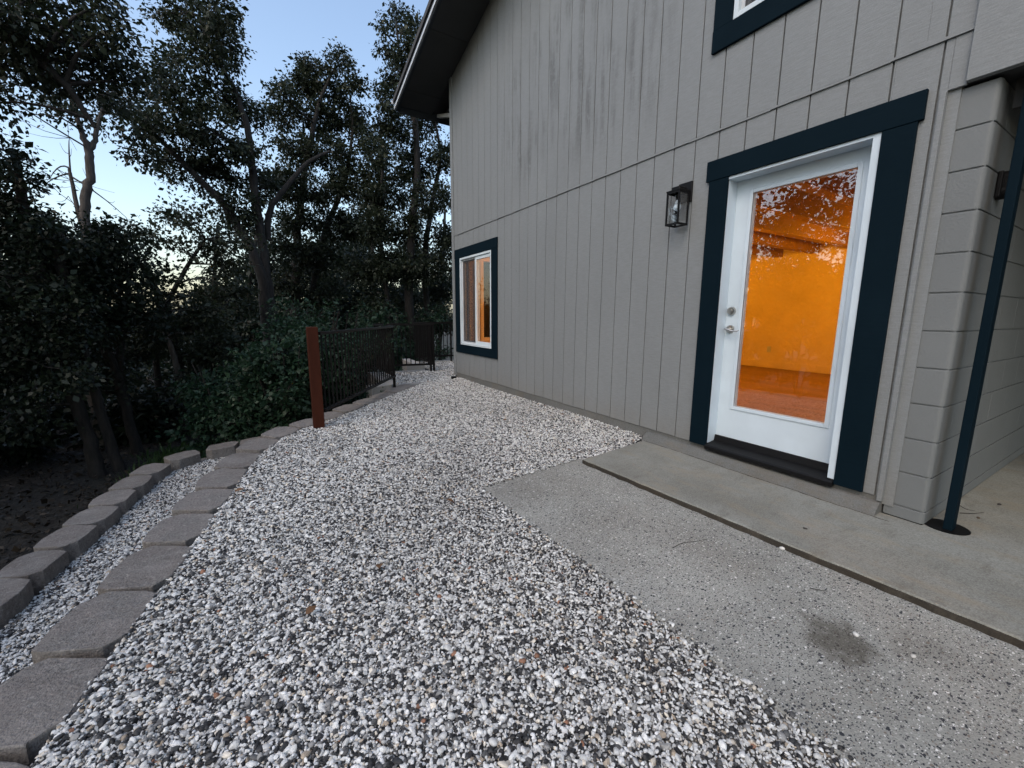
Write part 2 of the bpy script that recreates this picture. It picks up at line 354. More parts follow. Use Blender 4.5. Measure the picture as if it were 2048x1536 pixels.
PATIO = INNER + [(2.42, 7.2), (3.15, 7.2), (3.15, -3), (-.9, -3)]
FARYARD = [(2.0, 7.28), (3.16, 7.28), (3.16, 7.42), (5.2, 7.42), (5.2, 10.25), (3.30, 10.4), (3.20, 8.85), (2.0, 8.85)]
TERR = [(-1.43, 1.6)] + OUTER[1:] + [(.9, 6.5), (.35, 5.3), (.0, 4.75), (-.18, 4.3), (-.45, 3.0), (-.62, 2.1), (-.78, 1.6)]
bed = B().prism(PATIO, -0.30, -0.012); tag(bed.obj('gravel_bed', 'bed'), kind='structure')
tag(B().prism(FARYARD, -0.30, -0.012).obj('gravel_bed', 'bed'), kind='structure')
tag(B().prism(TERR, -0.95, -0.525).obj('terrace_bed', 'bed'), kind='structure')

# slabs
AGG = [(1.257, 2.517), (2.275, 2.64), (2.40, 0.2), (2.52, -3), (1.36, -3), (1.302, 0.3)]
tag(B().prism(AGG, -0.12, 0.006, 0.006).obj('aggregate_slab', 'agg'), kind='structure')
def wob(a, b, n, s, seed):
    r = random.Random(seed); o = []
    for i in range(n):
        t = i / n; o.append((a[0] + (b[0] - a[0]) * t + r.uniform(-s, s), a[1] + (b[1] - a[1]) * t + r.uniform(-s, s)))
    return o
WALK = wob((3.17, 2.65), (2.215, 2.525), 8, .004, 1) + wob((2.215, 2.525), (2.285, 1.0), 26, .004, 2) + wob((2.285, 1.0), (2.345, 0.05), 18, .004, 3) + [(2.5, -3), (9, -3), (9, .69), (3.17, .69)]
tag(B().prism(WALK, -0.12, 0.042, 0.008, 3).obj('walkway_slab', 'conc'), kind='structure')

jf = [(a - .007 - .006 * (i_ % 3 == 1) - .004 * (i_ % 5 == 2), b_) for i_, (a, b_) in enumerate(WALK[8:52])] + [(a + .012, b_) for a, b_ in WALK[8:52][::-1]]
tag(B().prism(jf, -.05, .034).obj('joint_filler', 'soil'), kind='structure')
# irregular crack where the footing mortar meets the walkway
rc = random.Random(12); up_, lo_ = [], []; xc = 3.058
for i in range(90):
    yy = .80 + i * .0205; xc += rc.uniform(-.0035, .0035); xc += (3.056 - xc) * .1; wd = .0012 + max(0, rc.gauss(.0012, .0016)) * (1 if 15 < i < 80 else .4); up_.append((xc - wd, yy)); lo_.append((xc + wd, yy))
tag(B().prism(up_ + lo_[::-1], .030, .0445).obj('mortar_crack', 'soil'), kind='structure')
# ------------------------------------------------------------------ house
house = empty('house', (3.15, 3.3, 0), 'grey board-sided two-storey house with navy trim and a glowing glass door', 'house')
WX = 3.15
def soffit_z(y): return 5.213 + .25 * (7.347 - y) if y > .6 else 5.213 + .25 * (7.347 - .6) - .25 * (.6 - y)
DOOR = (1.10, 2.045, .13, 2.262); WIN = (5.81, 7.03, .67, 2.235); UPW = (.98, 2.12, 3.32, 4.60)
HOLES = [DOOR, WIN, UPW]
def cut(rects, hole):
    out = []; hy0, hy1, hz0, hz1 = hole
    for (a, b, c, d) in rects:
        if a >= hy1 or b <= hy0 or c >= hz1 or d <= hz0: out.append((a, b, c, d)); continue
        if a < hy0: out.append((a, hy0, c, d))
        if b > hy1: out.append((hy1, b, c, d))
        y0, y1 = max(a, hy0), min(b, hy1)
        if c < hz0: out.append((y0, y1, c, hz0))
        if d > hz1: out.append((y0, y1, hz1, d))
    return out
# wall behind the boards
rects = [(.82, 7.315, .10, 5.0), (-6.0, .82, 2.40, 5.0)]
for h in HOLES: rects = cut(rects, h)
b = B()
for r_ in rects: b.box(3.158, 3.29, *r_)
b.prism([(-6.0, 5.0), (7.315, 5.0), (7.315, soffit_z(7.315)), (.6, soffit_z(.6)), (-6.0, soffit_z(-6))], 3.158, 3.29, axis=0)
b.obj('wall', 'siding', house)
B().box(3.30, 12, 7.20, 7.31, -.1, 5.25).obj('end_wall', 'siding', house)
# grooved boards
edges = [2.350 + .2064 * k for k in range(-8, 26)]
ylim0, ylim1 = .868, 7.252; rb = random.Random(4)
bounds = [ylim0] + [e for e in edges if ylim0 < e < ylim1] + [ylim1]
GR = .0042
cb = {}
def board(y0, y1, z0, z1, slope=False):
    x0 = WX - .010 - rb.uniform(0, .0012)
    bb = B()
    if slope: bb.prism([(y0, z0), (y1, z0), (y1, soffit_z(y1)), (y0, soffit_z(y0))], x0, 3.157, axis=0, bev=.0015, seg=1)
    else: bb.box(x0, 3.157, y0, y1, z0, z1, .0015, 1)
    bb.obj('siding_board', 'siding', house)
for a, c in zip(bounds[:-1], bounds[1:]):
    a2 = a + (GR if a > ylim0 else 0); c2 = c - (GR if c < ylim1 else 0)
    rs = [(a2, c2, .147 + rb.uniform(-.003, .003), 2.622)]
    for h in HOLES: rs = cut(rs, h)
    for r_ in rs:
        if r_[1] - r_[0] > .004 and r_[3] - r_[2] > .02: board(*r_)
    rs = cut([(a2 if a > ylim0 else .80, c2, 2.640, 4.9)], UPW)
    for r_ in rs:
        if r_[1] - r_[0] > .004:
            board(r_[0], r_[1], r_[2], r_[3], slope=r_[3] > 4.89)
board(.80, .8675, 2.376, 2.622)
for k in range(6):                                     # proud panel sheets over the carport opening
    y1 = .80 - k * 1.2; y0 = max(y1 - 1.196, -6)
    B().prism([(y0, 2.385), (y1, 2.385), (y1, soffit_z(y1)), (y0, soffit_z(y0))], WX - .034, 3.156, axis=0, bev=.002, seg=1).obj('siding_panel', 'siding', house)
# flashing strip between the sheets, a little wavy
b = B(); ys = [.80 + i * (7.25 - .80) / 40 for i in range(41)]
for i in range(40):
    dz = rb.uniform(-.002, .002); b.box(WX - .020 - rb.uniform(0, .003), 3.155, ys[i], ys[i + 1], 2.623 + dz, 2.637 + dz)
b.obj('flashing', 'siding', house)
B().box(WX - .03, 3.30, 7.253, 7.345, .10, soffit_z(7.3), .004).obj('corner_board', 'siding', house)
B().box(WX - .022, 3.157, .8685, .893, .12, 2.372, .003).obj('corner_bead', 'siding', house)
B().box(3.148, 3.33, .872, 7.33, -.25, .146, .004).obj('footing', 'foot', house)
B().prism([(3.062, .036), (3.149, .036), (3.149, .115), (3.12, .108), (3.085, .078)], .872, 2.66, axis=1).obj('mortar_fillet', 'foot', house)
B().box(3.06, 3.16, 7.30, 7.36, .01, .06, .01).obj('drain_outlet', 'black', house)
# block wall at the carport corner
bw = obj('block_wall', B().box(3.172, 7.9, .689, .86, .05, 2.37).mesh('block_wall'), 'cmu', house)
zj = [.042] + [.1165 + .2057 * k for k in range(11)] + [2.372]
for k in range(len(zj) - 1):
    z0, z1 = zj[k] + .0035, zj[k + 1] - .0035
    if z1 - z0 < .02: continue
    bb = bmesh.new(); r = .024                          # bullnose corner block
    arc = [(3.165 + r - r * math.cos(t), .682 + r - r * math.sin(t)) for t in [i * math.pi / 12 for i in range(7)]]
    cb_ = B(); off = .2 if k % 2 else .4
    cb_.prism(arc + [(3.165 + off, .682), (3.165 + off, .865), (3.165, .865)], z0, z1, .004, 2); cb_.obj('concrete_block', 'cmu', bw)
    x = 3.165 + off
    while x < 7.9:
        x1 = min(x + .4, 7.9); B().box(x, x1, .682 + rb.uniform(-.0006, .0006), .86, z0, z1, .004, 2).obj('concrete_block', 'cmu', bw); x = x1
# carport ceiling, and an unseen back wall added to keep it dark
B().box(3.16, 9, -6, .86, 2.386, 2.44).obj('carport_ceiling', 'soffit', house)
for k in range(9):
    B().box(3.30 + k * .6, 3.345 + k * .6, -6, .66, 2.25, 2.385).obj('ceiling_joist', 'soffit', house)
B().box(8.8, 9, -6, .68, 0, 2.38).obj('added_back_wall', 'cmu', house)

# door
D_X = 3.25
dr = B()
dy0, dy1, dz0, dz1 = 1.158, 2.056, .232, 2.272; gy0, gy1, gz0, gz1 = 1.257, 1.900, .500, 2.135
for r_ in cut([(dy0, dy1, dz0, dz1)], (gy0, gy1, gz0, gz1)): dr.box(D_X, D_X + .045, *r_)
for r_ in cut([(gy0 - .028, gy1 + .028, gz0 - .028, gz1 + .028)], (gy0, gy1, gz0, gz1)): dr.box(D_X - .008, D_X + .01, *r_, .003, 1)
door = dr.obj('door', 'white', house)
B().box(D_X + .012, D_X + .018, gy0 - .01, gy1 + .01, gz0 - .01, gz1 + .01).obj('pane', 'glass', door)
jb = B()
jb.box(3.141, D_X + .06, 2.0585, 2.095, .16, 2.32).box(3.141, D_X + .06, 1.095, 1.1555, .16, 2.32).box(3.141, D_X + .06, 1.156, 2.058, 2.2745, 2.32)
jb.box(3.128, D_X - .002, 2.0305, 2.0583, .175, 2.2432); jb.box(3.128, D_X - .002, 1.1165, 1.1557, .175, 2.2432); jb.box(3.128, D_X - .002, 1.1165, 2.0583, 2.2435, 2.2742)
jb.obj('jamb', 'white', door)
TX = WX - .032
B().box(TX, 3.139, 2.030, 2.188, .145, 2.262, .004).obj('casing', 'navy', door)
B().box(TX, 3.139, .963, 1.116, .145, 2.262, .004).obj('casing', 'navy', door)
B().box(TX - .004, 3.139, .941, 2.213, 2.2625, 2.412, .004).obj('head_casing', 'navy', door)
th = B(); th.prism([(3.10, .128), (3.31, .128), (3.31, .225), (3.235, .225), (3.225, .185), (3.11, .165), (3.10, .155)], 1.1175, 2.0295, axis=1)
th.box(3.236, D_X + .001, 1.16, 2.055, .205, .2315, .003, 1)
th.obj('threshold', 'black', door)
hb = B(); hb.cyl((D_X, 1.985, 1.263), (D_X - .022, 1.985, 1.263), .033, .029, 28).cyl((D_X - .022, 1.985, 1.263), (D_X - .028, 1.985, 1.263), .017, .015, 20)
hb.obj('deadbolt', 'nickel', door)
hb = B(); hb.cyl((D_X, 1.985, 1.118), (D_X - .014, 1.985, 1.118), .034, .030, 28).cyl((D_X - .014, 1.985, 1.118), (D_X - .055, 1.985, 1.118), .013, .011, 16)
me_v, me_f = tube([(D_X - .055, 1.997, 1.120), (D_X - .060, 1.985, 1.121), (D_X - .060, 1.96, 1.114), (D_X - .057, 1.935, 1.107), (D_X - .054, 1.905, 1.107), (D_X - .052, 1.885, 1.112)], [.008, .011, .009, .008, .007, .003], 10)
vs = [hb.bm.verts.new(v) for v in me_v]
for f in me_f: hb.bm.faces.new([vs[i] for i in f])
hb.obj('lever_handle', 'nickel', door)

def window(name, y0, y1, z0, z1, ytrim0, ytrim1, ztrim0, ztrim1, x_in=0.0, screen=True):
    w = B()
    fr = .036
    for r_ in cut([(y0, y1, z0, z1)], (y0 + fr, y1 - fr, z0 + fr, z1 - fr)): w.box(3.122, 3.235, *r_, .003, 1)
    wo_ = w.obj('window', 'vinyl', house)
    B().box(TX, 3.139, ytrim0, y0 - .001, z0 - .001, z1 + .001, .004).obj('casing', 'navy', wo_)
    B().box(TX, 3.139, y1 + .001, ytrim1, z0 - .001, z1 + .001, .004).obj('casing', 'navy', wo_)
    B().box(TX - .004, 3.139, ytrim0 - .004, ytrim1 + .004, z1 + .0015, ztrim1, .004).obj('head_casing', 'navy', wo_)
    B().box(TX - .002, 3.139, ytrim0 - .002, ytrim1 + .002, ztrim0, z0 - .0015, .004).obj('sill_casing', 'navy', wo_)
    ym = (y0 + y1) / 2 - .01
    s = B()                                             # sliding sash in front (right half)
    a0, a1, c0, c1 = y0 + fr, ym + .03, z0 + fr, z1 - fr
    for r_ in cut([(a0, a1, c0, c1)], (a0 + .045, a1 - .05, c0 + .055, c1 - .055)): s.box(3.142, 3.175, *r_, .003, 1)
    s.obj('sash', 'vinyl', wo_)
    B().box(3.157, 3.161, a0 + .04, a1 - .045, c0 + .05, c1 - .05).obj('pane', 'wglass', wo_)
    s = B(); a0, a1 = ym - .005, y1 - fr
    for r_ in cut([(a0, a1, c0, c1)], (a0 + .04, a1 - .04, c0 + .045, c1 - .045)): s.box(3.182, 3.212, *r_, .003, 1)
    s.obj('sash', 'vinyl', wo_)
    B().box(3.195, 3.199, a0 + .035, a1 - .035, c0 + .04, c1 - .04).obj('pane', 'wglass', wo_)
    if screen:
        q = B(); a0 = ym + .032
        for r_ in cut([(a0, a1, c0, c1)], (a0 + .018, a1 - .025, c0 + .025, c1 - .025)): q.box(3.158, 3.170, *r_)
        q.obj('screen_frame', 'drip', wo_)
        B().box(3.163, 3.1645, a0 + .018, a1 - .025, c0 + .025, c1 - .025).obj('insect_screen', 'screen', wo_)
    return wo_
window('window', 5.825, 7.012, .690, 2.212, 5.642, 7.212, .543, 2.371)
window('window', .99, 2.100, 3.345, 4.58, .845, 2.252, 3.190, 4.74)

# roof
RX = 2.44
deck = B()
deck.prism([(8.30, soffit_z(8.30) + .06), (8.30, soffit_z(8.30) + .13), (.6, soffit_z(.6) + .15), (-7.2, soffit_z(-7.2) + .13), (-7.2, soffit_z(-7.2) + .06), (.6, soffit_z(.6) + .06)], RX - .03, 12.5, axis=0)
roof = deck.obj('roof', 'shingle', house)
def slope_bar(y0, y1, x0, x1, dz0, dz1, name, mat):
    B().prism([(y0, soffit_z(y0) + dz0), (y1, soffit_z(y1) + dz0), (y1, soffit_z(y1) + dz1), (y0, soffit_z(y0) + dz1)], x0, x1, axis=0, bev=.002, seg=1).obj(name, mat, roof)
slope_bar(.6, 8.25, RX - .006, RX + .036, -.01, .058, 'fascia', 'fascia')
slope_bar(.6, 8.26, RX - .020, RX + .020, -.060, -.012, 'drip_edge', 'drip')
slope_bar(.6, 8.25, RX + .002, RX + .05, -.085, -.061, 'barge_board', 'fascia')
js = [8.23, 7.80, 6.575, 5.355, 4.135, 2.915, 1.695, .62]
for a, c in zip(js[1:], js[:-1]): slope_bar(a + .004, c - .004, RX + .0515, WX - .012, 0, .02, 'soffit_panel', 'soffit')
for y in js[1:-1]: slope_bar(y - .05, y + .05, RX + .0515, WX - .04, .021, .058, 'lookout', 'soffit')
B().box(RX + .051, 12.4, 8.232, 8.262, soffit_z(8.25) - .10, soffit_z(8.25) + .055, .004).obj('eave_fascia', 'fascia', roof)
b = B(); b.prism([(8.263, 5.03), (8.36, 5.06), (8.385, 5.13), (8.375, 5.13), (8.352, 5.07), (8.263, 5.045)], RX - .03, 12.4, axis=0); b.obj('gutter', 'drip', roof)
B().box(3.32, 12.4, 7.32, 8.23, 4.98, 5.0).obj('eave_soffit', 'soffit', roof)
B().bar((3.25, 8.17, 4.97), (3.32, 7.60, 4.80), .06, .05, .004).obj('downspout', 'drip', roof)

# ------------------------------------------------------------------ lit room behind the door
IZ, IC = .222, 2.60
rm = B()
for r_ in cut([(8.55, 8.65)], (0, 0, 0, 0)) if False else []: pass
rm.box(8.55, 8.65, .95, 7.19, IZ, IC)
rm.box(3.33, 8.55, .88, .95, IZ, IC)
for r_ in cut(cut([(.95, 7.06, IZ, IC)], (1.158, 2.056, 0, 2.275)), (5.86, 6.98, .73, 2.17)): rm.box(3.295, 3.328, *r_)
ew = cut([(3.33, 8.55, IZ, IC)], (3.62, 4.75, .80, 2.20))
for (a, c, e, f) in ew: rm.box(a, c, 7.06, 7.19, e, f)
iw = tag(rm.obj('interior_wall', 'iwall'), kind='structure')
for r_ in cut([(3.62 - .07, 4.82, .73, 2.27)], (3.62, 4.75, .80, 2.20)): B().box(r_[0], r_[1], 7.045, 7.0595, r_[2], r_[3], .003, 1).obj('window_casing', 'iwall', iw)
B().box(3.62, 4.75, 7.165, 7.185, .80, 2.20).obj('dark_pane', 'black', iw)
B().box(3.452, 3.50, 6.98, 7.055, .60, 2.15, .004).obj('curtain_panel', 'soffit', iw)
B().box(8.532, 8.5495, .97, 7.05, IZ + .001, IZ + .13, .004).obj('baseboard', 'iwall', iw)
bo = B().box(8.543, 8.5495, 4.36, 4.43, .53, .645, .003).obj('wall_outlet', 'vinyl', iw)
fl = tag(B().box(3.296, 8.65, .9, 7.19, .10, IZ - .02).obj('interior_floor', 'iwood'), kind='structure')
for k in range(41):
    x0 = 3.315 + k * .1285
    ys_ = [.952, 2.2 + (k * 37 % 11) * .12, 4.6 + (k * 23 % 7) * .2, 7.05]
    for a, c in zip(ys_[:-1], ys_[1:]): B().box(x0, x0 + .127, a, c - .0015, IZ - .0195, IZ - .0005, .001, 1).obj('floor_plank', 'floor', fl)
ce = tag(B().box(3.295, 8.65, .9, 7.19, IC + .001, IC + .03).obj('interior_ceiling', 'iwood'), kind='structure')
for k in range(9):
    y = 1.32 + k * .60
    B().box(3.335, 8.545, y, y + .13, 2.33, IC - .0005, .006).obj('ceiling_beam', 'iwood', ce)
for i, (x, y, e) in enumerate(((5.3, 4.02, 45), (7.2, 5.82, 15), (7.3, 2.22, 26))):
    lm = empty('pendant_lamp', (x, y, 2.59), ['small white pendant lamp in the lit room, nearest the door wall', 'small white pendant lamp deep in the lit room towards its far end', 'small white pendant lamp in the lit room beyond the door'][i], 'lamp', 'lamps in the lit room')
    B().cyl((x, y, 2.58), (x, y, 2.599), .06, .06, 24).cyl((x, y, 2.31), (x, y, 2.58), .006, .006, 8).obj('cord', 'vinyl', lm)
    B().cyl((x, y, 2.20), (x, y, 2.31), .13, .04, 24).obj('shade', 'vinyl', lm)
    B().cyl((x, y, 2.175), (x, y, 2.1995), .03, .04, 16).obj('bulb', 'lampglow', lm)
    ld = bpy.data.lights.new('lamp_light', 'POINT'); ld.energy = e; ld.color = (1.0, .40, .02); ld.shadow_soft_size = .08
    lo = bpy.data.objects.new('lamp_light', ld); COL.objects.link(lo); lo.parent = lm; lo.location = (0, 0, -.50)

# ------------------------------------------------------------------ edging
def edging(name, label, pts, ztop, hts, v_out, seed, group):
    rr = random.Random(seed); root = empty(name, (pts[3][0], pts[3][1], ztop - sum(hts)), label, 'edging')
    for ci, h in enumerate(hts):
        zt = ztop - sum(hts[:ci]) - (.002 * ci)
        for i in range(len(pts) - 1):
            p, q = Vector((*pts[i], 0)), Vector((*pts[i + 1], 0)); u = q - p; L = u.length; u.normalize(); v = Vector((-u.y, u.x, 0))
            j = lambda s=.010: rr.uniform(-s, s)
            sh = .06 * (ci % 2) * 3; vo = v_out
            poly = [(.17, 0), (.50, -.008), (.85, 0), (.95, .05), (1.085, vo * .72), (1.00, vo * .90), (.88, vo), (.55, vo * 1.05), (.22, vo * 1.0), (.155, vo * .86), (.015, vo * .22), (.03, .05)]
            sc = .955
            pp = [p + u * ((.55 + (a - .55) * sc) * L + sh) + v * (c + .012 * ci) + Vector((j(), j(), 0)) for a, c in poly]
            z1 = zt + j(.006)
            bb = B(); bb.prism([(w.x, w.y) for w in pp], zt - h + .002, z1, .0055, 2)
            tx, ty = j(.018), j(.018); c0 = sum(pp, Vector()) / len(pp)
            for vt in bb.bm.verts:
                if vt.co.z > zt - h * .4: vt.co.z += (vt.co.x - c0.x) * tx + (vt.co.y - c0.y) * ty + rr.uniform(-.0015, .0015)
            bb.obj('edging_block', 'block', root)
    return root
edging('stone_edging', 'upper curved row of grey-brown concrete edging blocks beside the gravel', INNER, .013, [.15, .15, .15, .15], .275, 3, None)
edging('stone_edging', 'lower outer curved row of grey-brown retaining blocks above the dark slope', OUTER, -.40, [.15, .15, .15, .15], .25, 9, None)

# kerbs and low concrete walls by the railing
k1 = B().prism([(1.93, 7.19), (3.16, 7.20), (3.16, 7.27), (1.93, 7.27)], -.2, .012, .004).obj('kerb', 'cwall'); tag(k1, kind='structure')
k2 = B().prism([(2.0, 8.80), (3.05, 8.74), (3.05, 8.86), (2.0, 8.92)], -.2, .02, .004).obj('kerb', 'cwall'); tag(k2, kind='structure')
k3 = B().prism([(3.25, 10.38), (5.2, 10.12), (5.2, 10.24), (3.25, 10.5)], -.2, .03, .004).obj('kerb', 'cwall'); tag(k3, kind='structure')
w1 = B(); w1.prism([(1.50, 6.98), (1.86, 7.10), (2.0, 7.3), (2.0, 8.9), (1.85, 8.9), (1.82, 7.4), (1.45, 7.2)], -.95, .035, .008)
tag(w1.obj('concrete_wall', 'cwall'), 'low grey concrete retaining wall under the railing corner', 'wall')
w2 = B(); w2.prism([(2.66, 8.87), (3.06, 8.87), (3.12, 9.0), (3.2, 10.4), (3.0, 10.4), (2.9, 9.1), (2.66, 9.05)], -.95, .12, .008)
tag(w2.obj('concrete_wall', 'cwall'), 'short concrete wall block under the far railing gate end', 'wall')

# ------------------------------------------------------------------ railings
def railing(label, p0, p1, zt, zb, nb, legs=(), post=None, drop=0.0):
    a, c = Vector((*p0, 0)), Vector((*p1, 0)); d = (c - a); L = d.length; d.normalize()
    root = empty('metal_railing', (p0[0], p0[1], 0), label, 'railing')
    B().bar((*p0, zt), (*p1, zt - drop), .045, .035, .004).obj('top_rail', 'rail', root)
    B().bar((*p0, zb), (*p1, zb - drop), .04, .032, .004).obj('bottom_rail', 'rail', root)
    for i in range(nb):
        t = (i + .5) / nb; q = a + d * (L * t)
        B().bar((q.x, q.y, zb - drop * t + .012), (q.x, q.y, zt - drop * t - .012), .016).obj('baluster', 'rail', root)
    for t in legs:
        q = a + d * (L * t); B().bar((q.x, q.y, -.02), (q.x, q.y, zt - drop * t - .018), .038, None, .003).obj('rail_post', 'rail', root)
    if post:
        pb = B().box(post[0] - .054, post[0] + .054, post[1] - .054, post[1] + .054, -.25, 1.088, .006)
        pb.obj('post', 'rust', root)
    return root
railing('near black railing with reddish-brown square end post at the gravel edge', (.53, 4.90), (1.915, 7.12), 1.018, .172, 26, (.995,), post=(.465, 4.87))
railing('black railing running straight back from the near railing corner', (1.94, 7.16), (1.99, 8.80), 1.018, .172, 16, ())
railing('black railing crossing behind the gravel, in front of the far corner', (2.02, 8.80), (3.22, 8.64), 1.018, .160, 13, (.93, .985))
railing('black railing receding from the gate end towards the back fence', (3.20, 8.72), (3.34, 10.30), 1.018, .160, 16, ())
railing('farthest black railing meeting the house corner', (3.36, 10.36), (5.2, 10.12), 1.018, .160, 19, (.5,))

# carport post
sp = empty('support_post', (3.245, .615, .05), 'navy square metal post standing in a dark round hole, drawn as a black disc, beside the block wall', 'post')
B().box(3.2125, 3.2785, .574, .614, .0425, 2.384, .005).obj('shaft', 'navy', sp)
B().cyl((3.262, .610, .0355), (3.262, .610, .0445), .098, .098, 40).obj('hole_shade_disc', 'black', sp)  # flat black disc painted as the dark of the hole around the post

# lantern
ln = empty('wall_lantern', (3.14, 2.42, 2.0), 'black box wall lantern with clear glass beside the door', 'lantern')
B().box(3.122, 3.139, 2.345, 2.475, 2.155, 2.315, .003, 1).obj('back_plate', 'black', ln)
B().bar((3.125, 2.41, 2.255), (3.05, 2.41, 2.255), .03).box(3.01, 3.09, 2.375, 2.455, 2.238, 2.268, .004, 1).obj('arm', 'black', ln)
lf = B(); lx0, lx1, ly0, ly1, lz0, lz1 = 2.985, 3.112, 2.352, 2.478, 1.965, 2.228
for x in (lx0, lx1 - .012):
    for y in (ly0, ly1 - .012): lf.box(x, x + .012, y, y + .012, lz0, lz1)
for z in (lz0, lz1 - .014):
    for r_ in cut([(ly0 + .0121, ly1 - .0121, z, z + .014)], (0, 0, 0, 0)): lf.box(lx0, lx0 + .012, *r_); lf.box(lx1 - .012, lx1, *r_)
    lf.box(lx0 + .0121, lx1 - .0121, ly0, ly0 + .012, z, z + .014); lf.box(lx0 + .0121, lx1 - .0121, ly1 - .012, ly1, z, z + .014)
lf.obj('frame', 'black', ln)
B().box(lx0 - .004, lx1 + .002, ly0 - .004, ly1 + .004, lz1 + .0005, lz1 + .010, .002, 1).obj('cap', 'black', ln)
B().box(lx0 + .004, lx0 + .007, ly0 + .012, ly1 - .012, lz0 + .014, lz1 - .014).obj('pane', 'lglass', ln)
for y in (ly0 + .004, ly1 - .007): B().box(lx0 + .012, lx1 - .012, y, y + .003, lz0 + .014, lz1 - .014).obj('pane', 'lglass', ln)
bl = B(); xm, ym = (lx0 + lx1) / 2, (ly0 + ly1) / 2
bl.cyl((xm, ym, lz1 + .0), (xm, ym, lz1 - .06), .017, .017, 16); bl.obj('socket', 'black', ln)
bl = B(); bmesh.ops.create_uvsphere(bl.bm, u_segments=20, v_segments=12, radius=.03, matrix=Matrix.Translation((xm, ym, lz1 - .115)))
bl.cyl((xm, ym, lz1 - .06), (xm, ym, lz1 - .095), .013, .024, 16); bl.obj('bulb', 'white', ln, True)
# black fixture on the return of the block wall
fx = empty('wall_fixture', (3.47, .68, 1.9), 'small black rounded two-lobed fixture on the block wall return by the post', 'fixture')
q = B()
q.cyl((3.42, .681, 1.945), (3.42, .64, 1.945), .034, .034, 20); q.cyl((3.41, .681, 1.875), (3.41, .635, 1.875), .038, .038, 20); q.box(3.385, 3.445, .645, .6805, 1.87, 1.95); q.obj('body', 'black', fx)
B().box(3.362, 3.386, .66, .6805, 1.845, 1.975, .006).obj('mount', 'black', fx)
# ------------------------------------------------------------------ vegetation
def leaf_arrays(C, axis, rs, size, droop=0.35):
    """one folded leaf (two quads sharing a midrib) at each row of C, pointing about along axis"""
    n = len(C)
    d = axis + rs.normal(0, .75, (n, 3)); d[:, 2] -= droop; d /= np.linalg.norm(d, axis=1)[:, None] + 1e-9
    up = rs.normal(0, .6, (n, 3)); up[:, 2] += .9
    s = np.cross(d, up); s /= np.linalg.norm(s, axis=1)[:, None] + 1e-9; nn = np.cross(s, d)
    L = (size * rs.lognormal(0, .28, n))[:, None]; W = L * rs.uniform(.24, .36, (n, 1)); cup = L * rs.uniform(-.02, .14, (n, 1))
    a = C; b = C + d * L * .45 + s * W + nn * cup; t = C + d * L - nn * L * rs.uniform(0, .15, (n, 1)); c = C + d * L * .5 - s * W + nn * cup
    V = np.stack([a, b, t, c], 1).reshape(-1, 3); Fc = np.arange(n * 4).reshape(n, 4)
    return V, Fc
def leaf_mesh(name, V, Fc, rs, tint=None):
    me = from_np(name, V, Fc); n = len(Fc)
    at_ = me.attributes.new('leaf_tint', 'FLOAT', 'FACE'); at_.data.foreach_set('value', np.clip(rs.beta(2, 2.5, n) if tint is None else rs.beta(2, 3, n) * .6 + tint * .55 - .08, 0, 1).astype(np.float32)); return me
def curve(p, q, sag, rs, n=5):
    t = np.linspace(0, 1, n)[:, None]; m = (p + q) / 2 + rs.normal(0, .12, 3) * np.linalg.norm(q - p) + np.array([0, 0, sag])
    return (1 - t) ** 2 * p + 2 * t * (1 - t) * m + t ** 2 * q
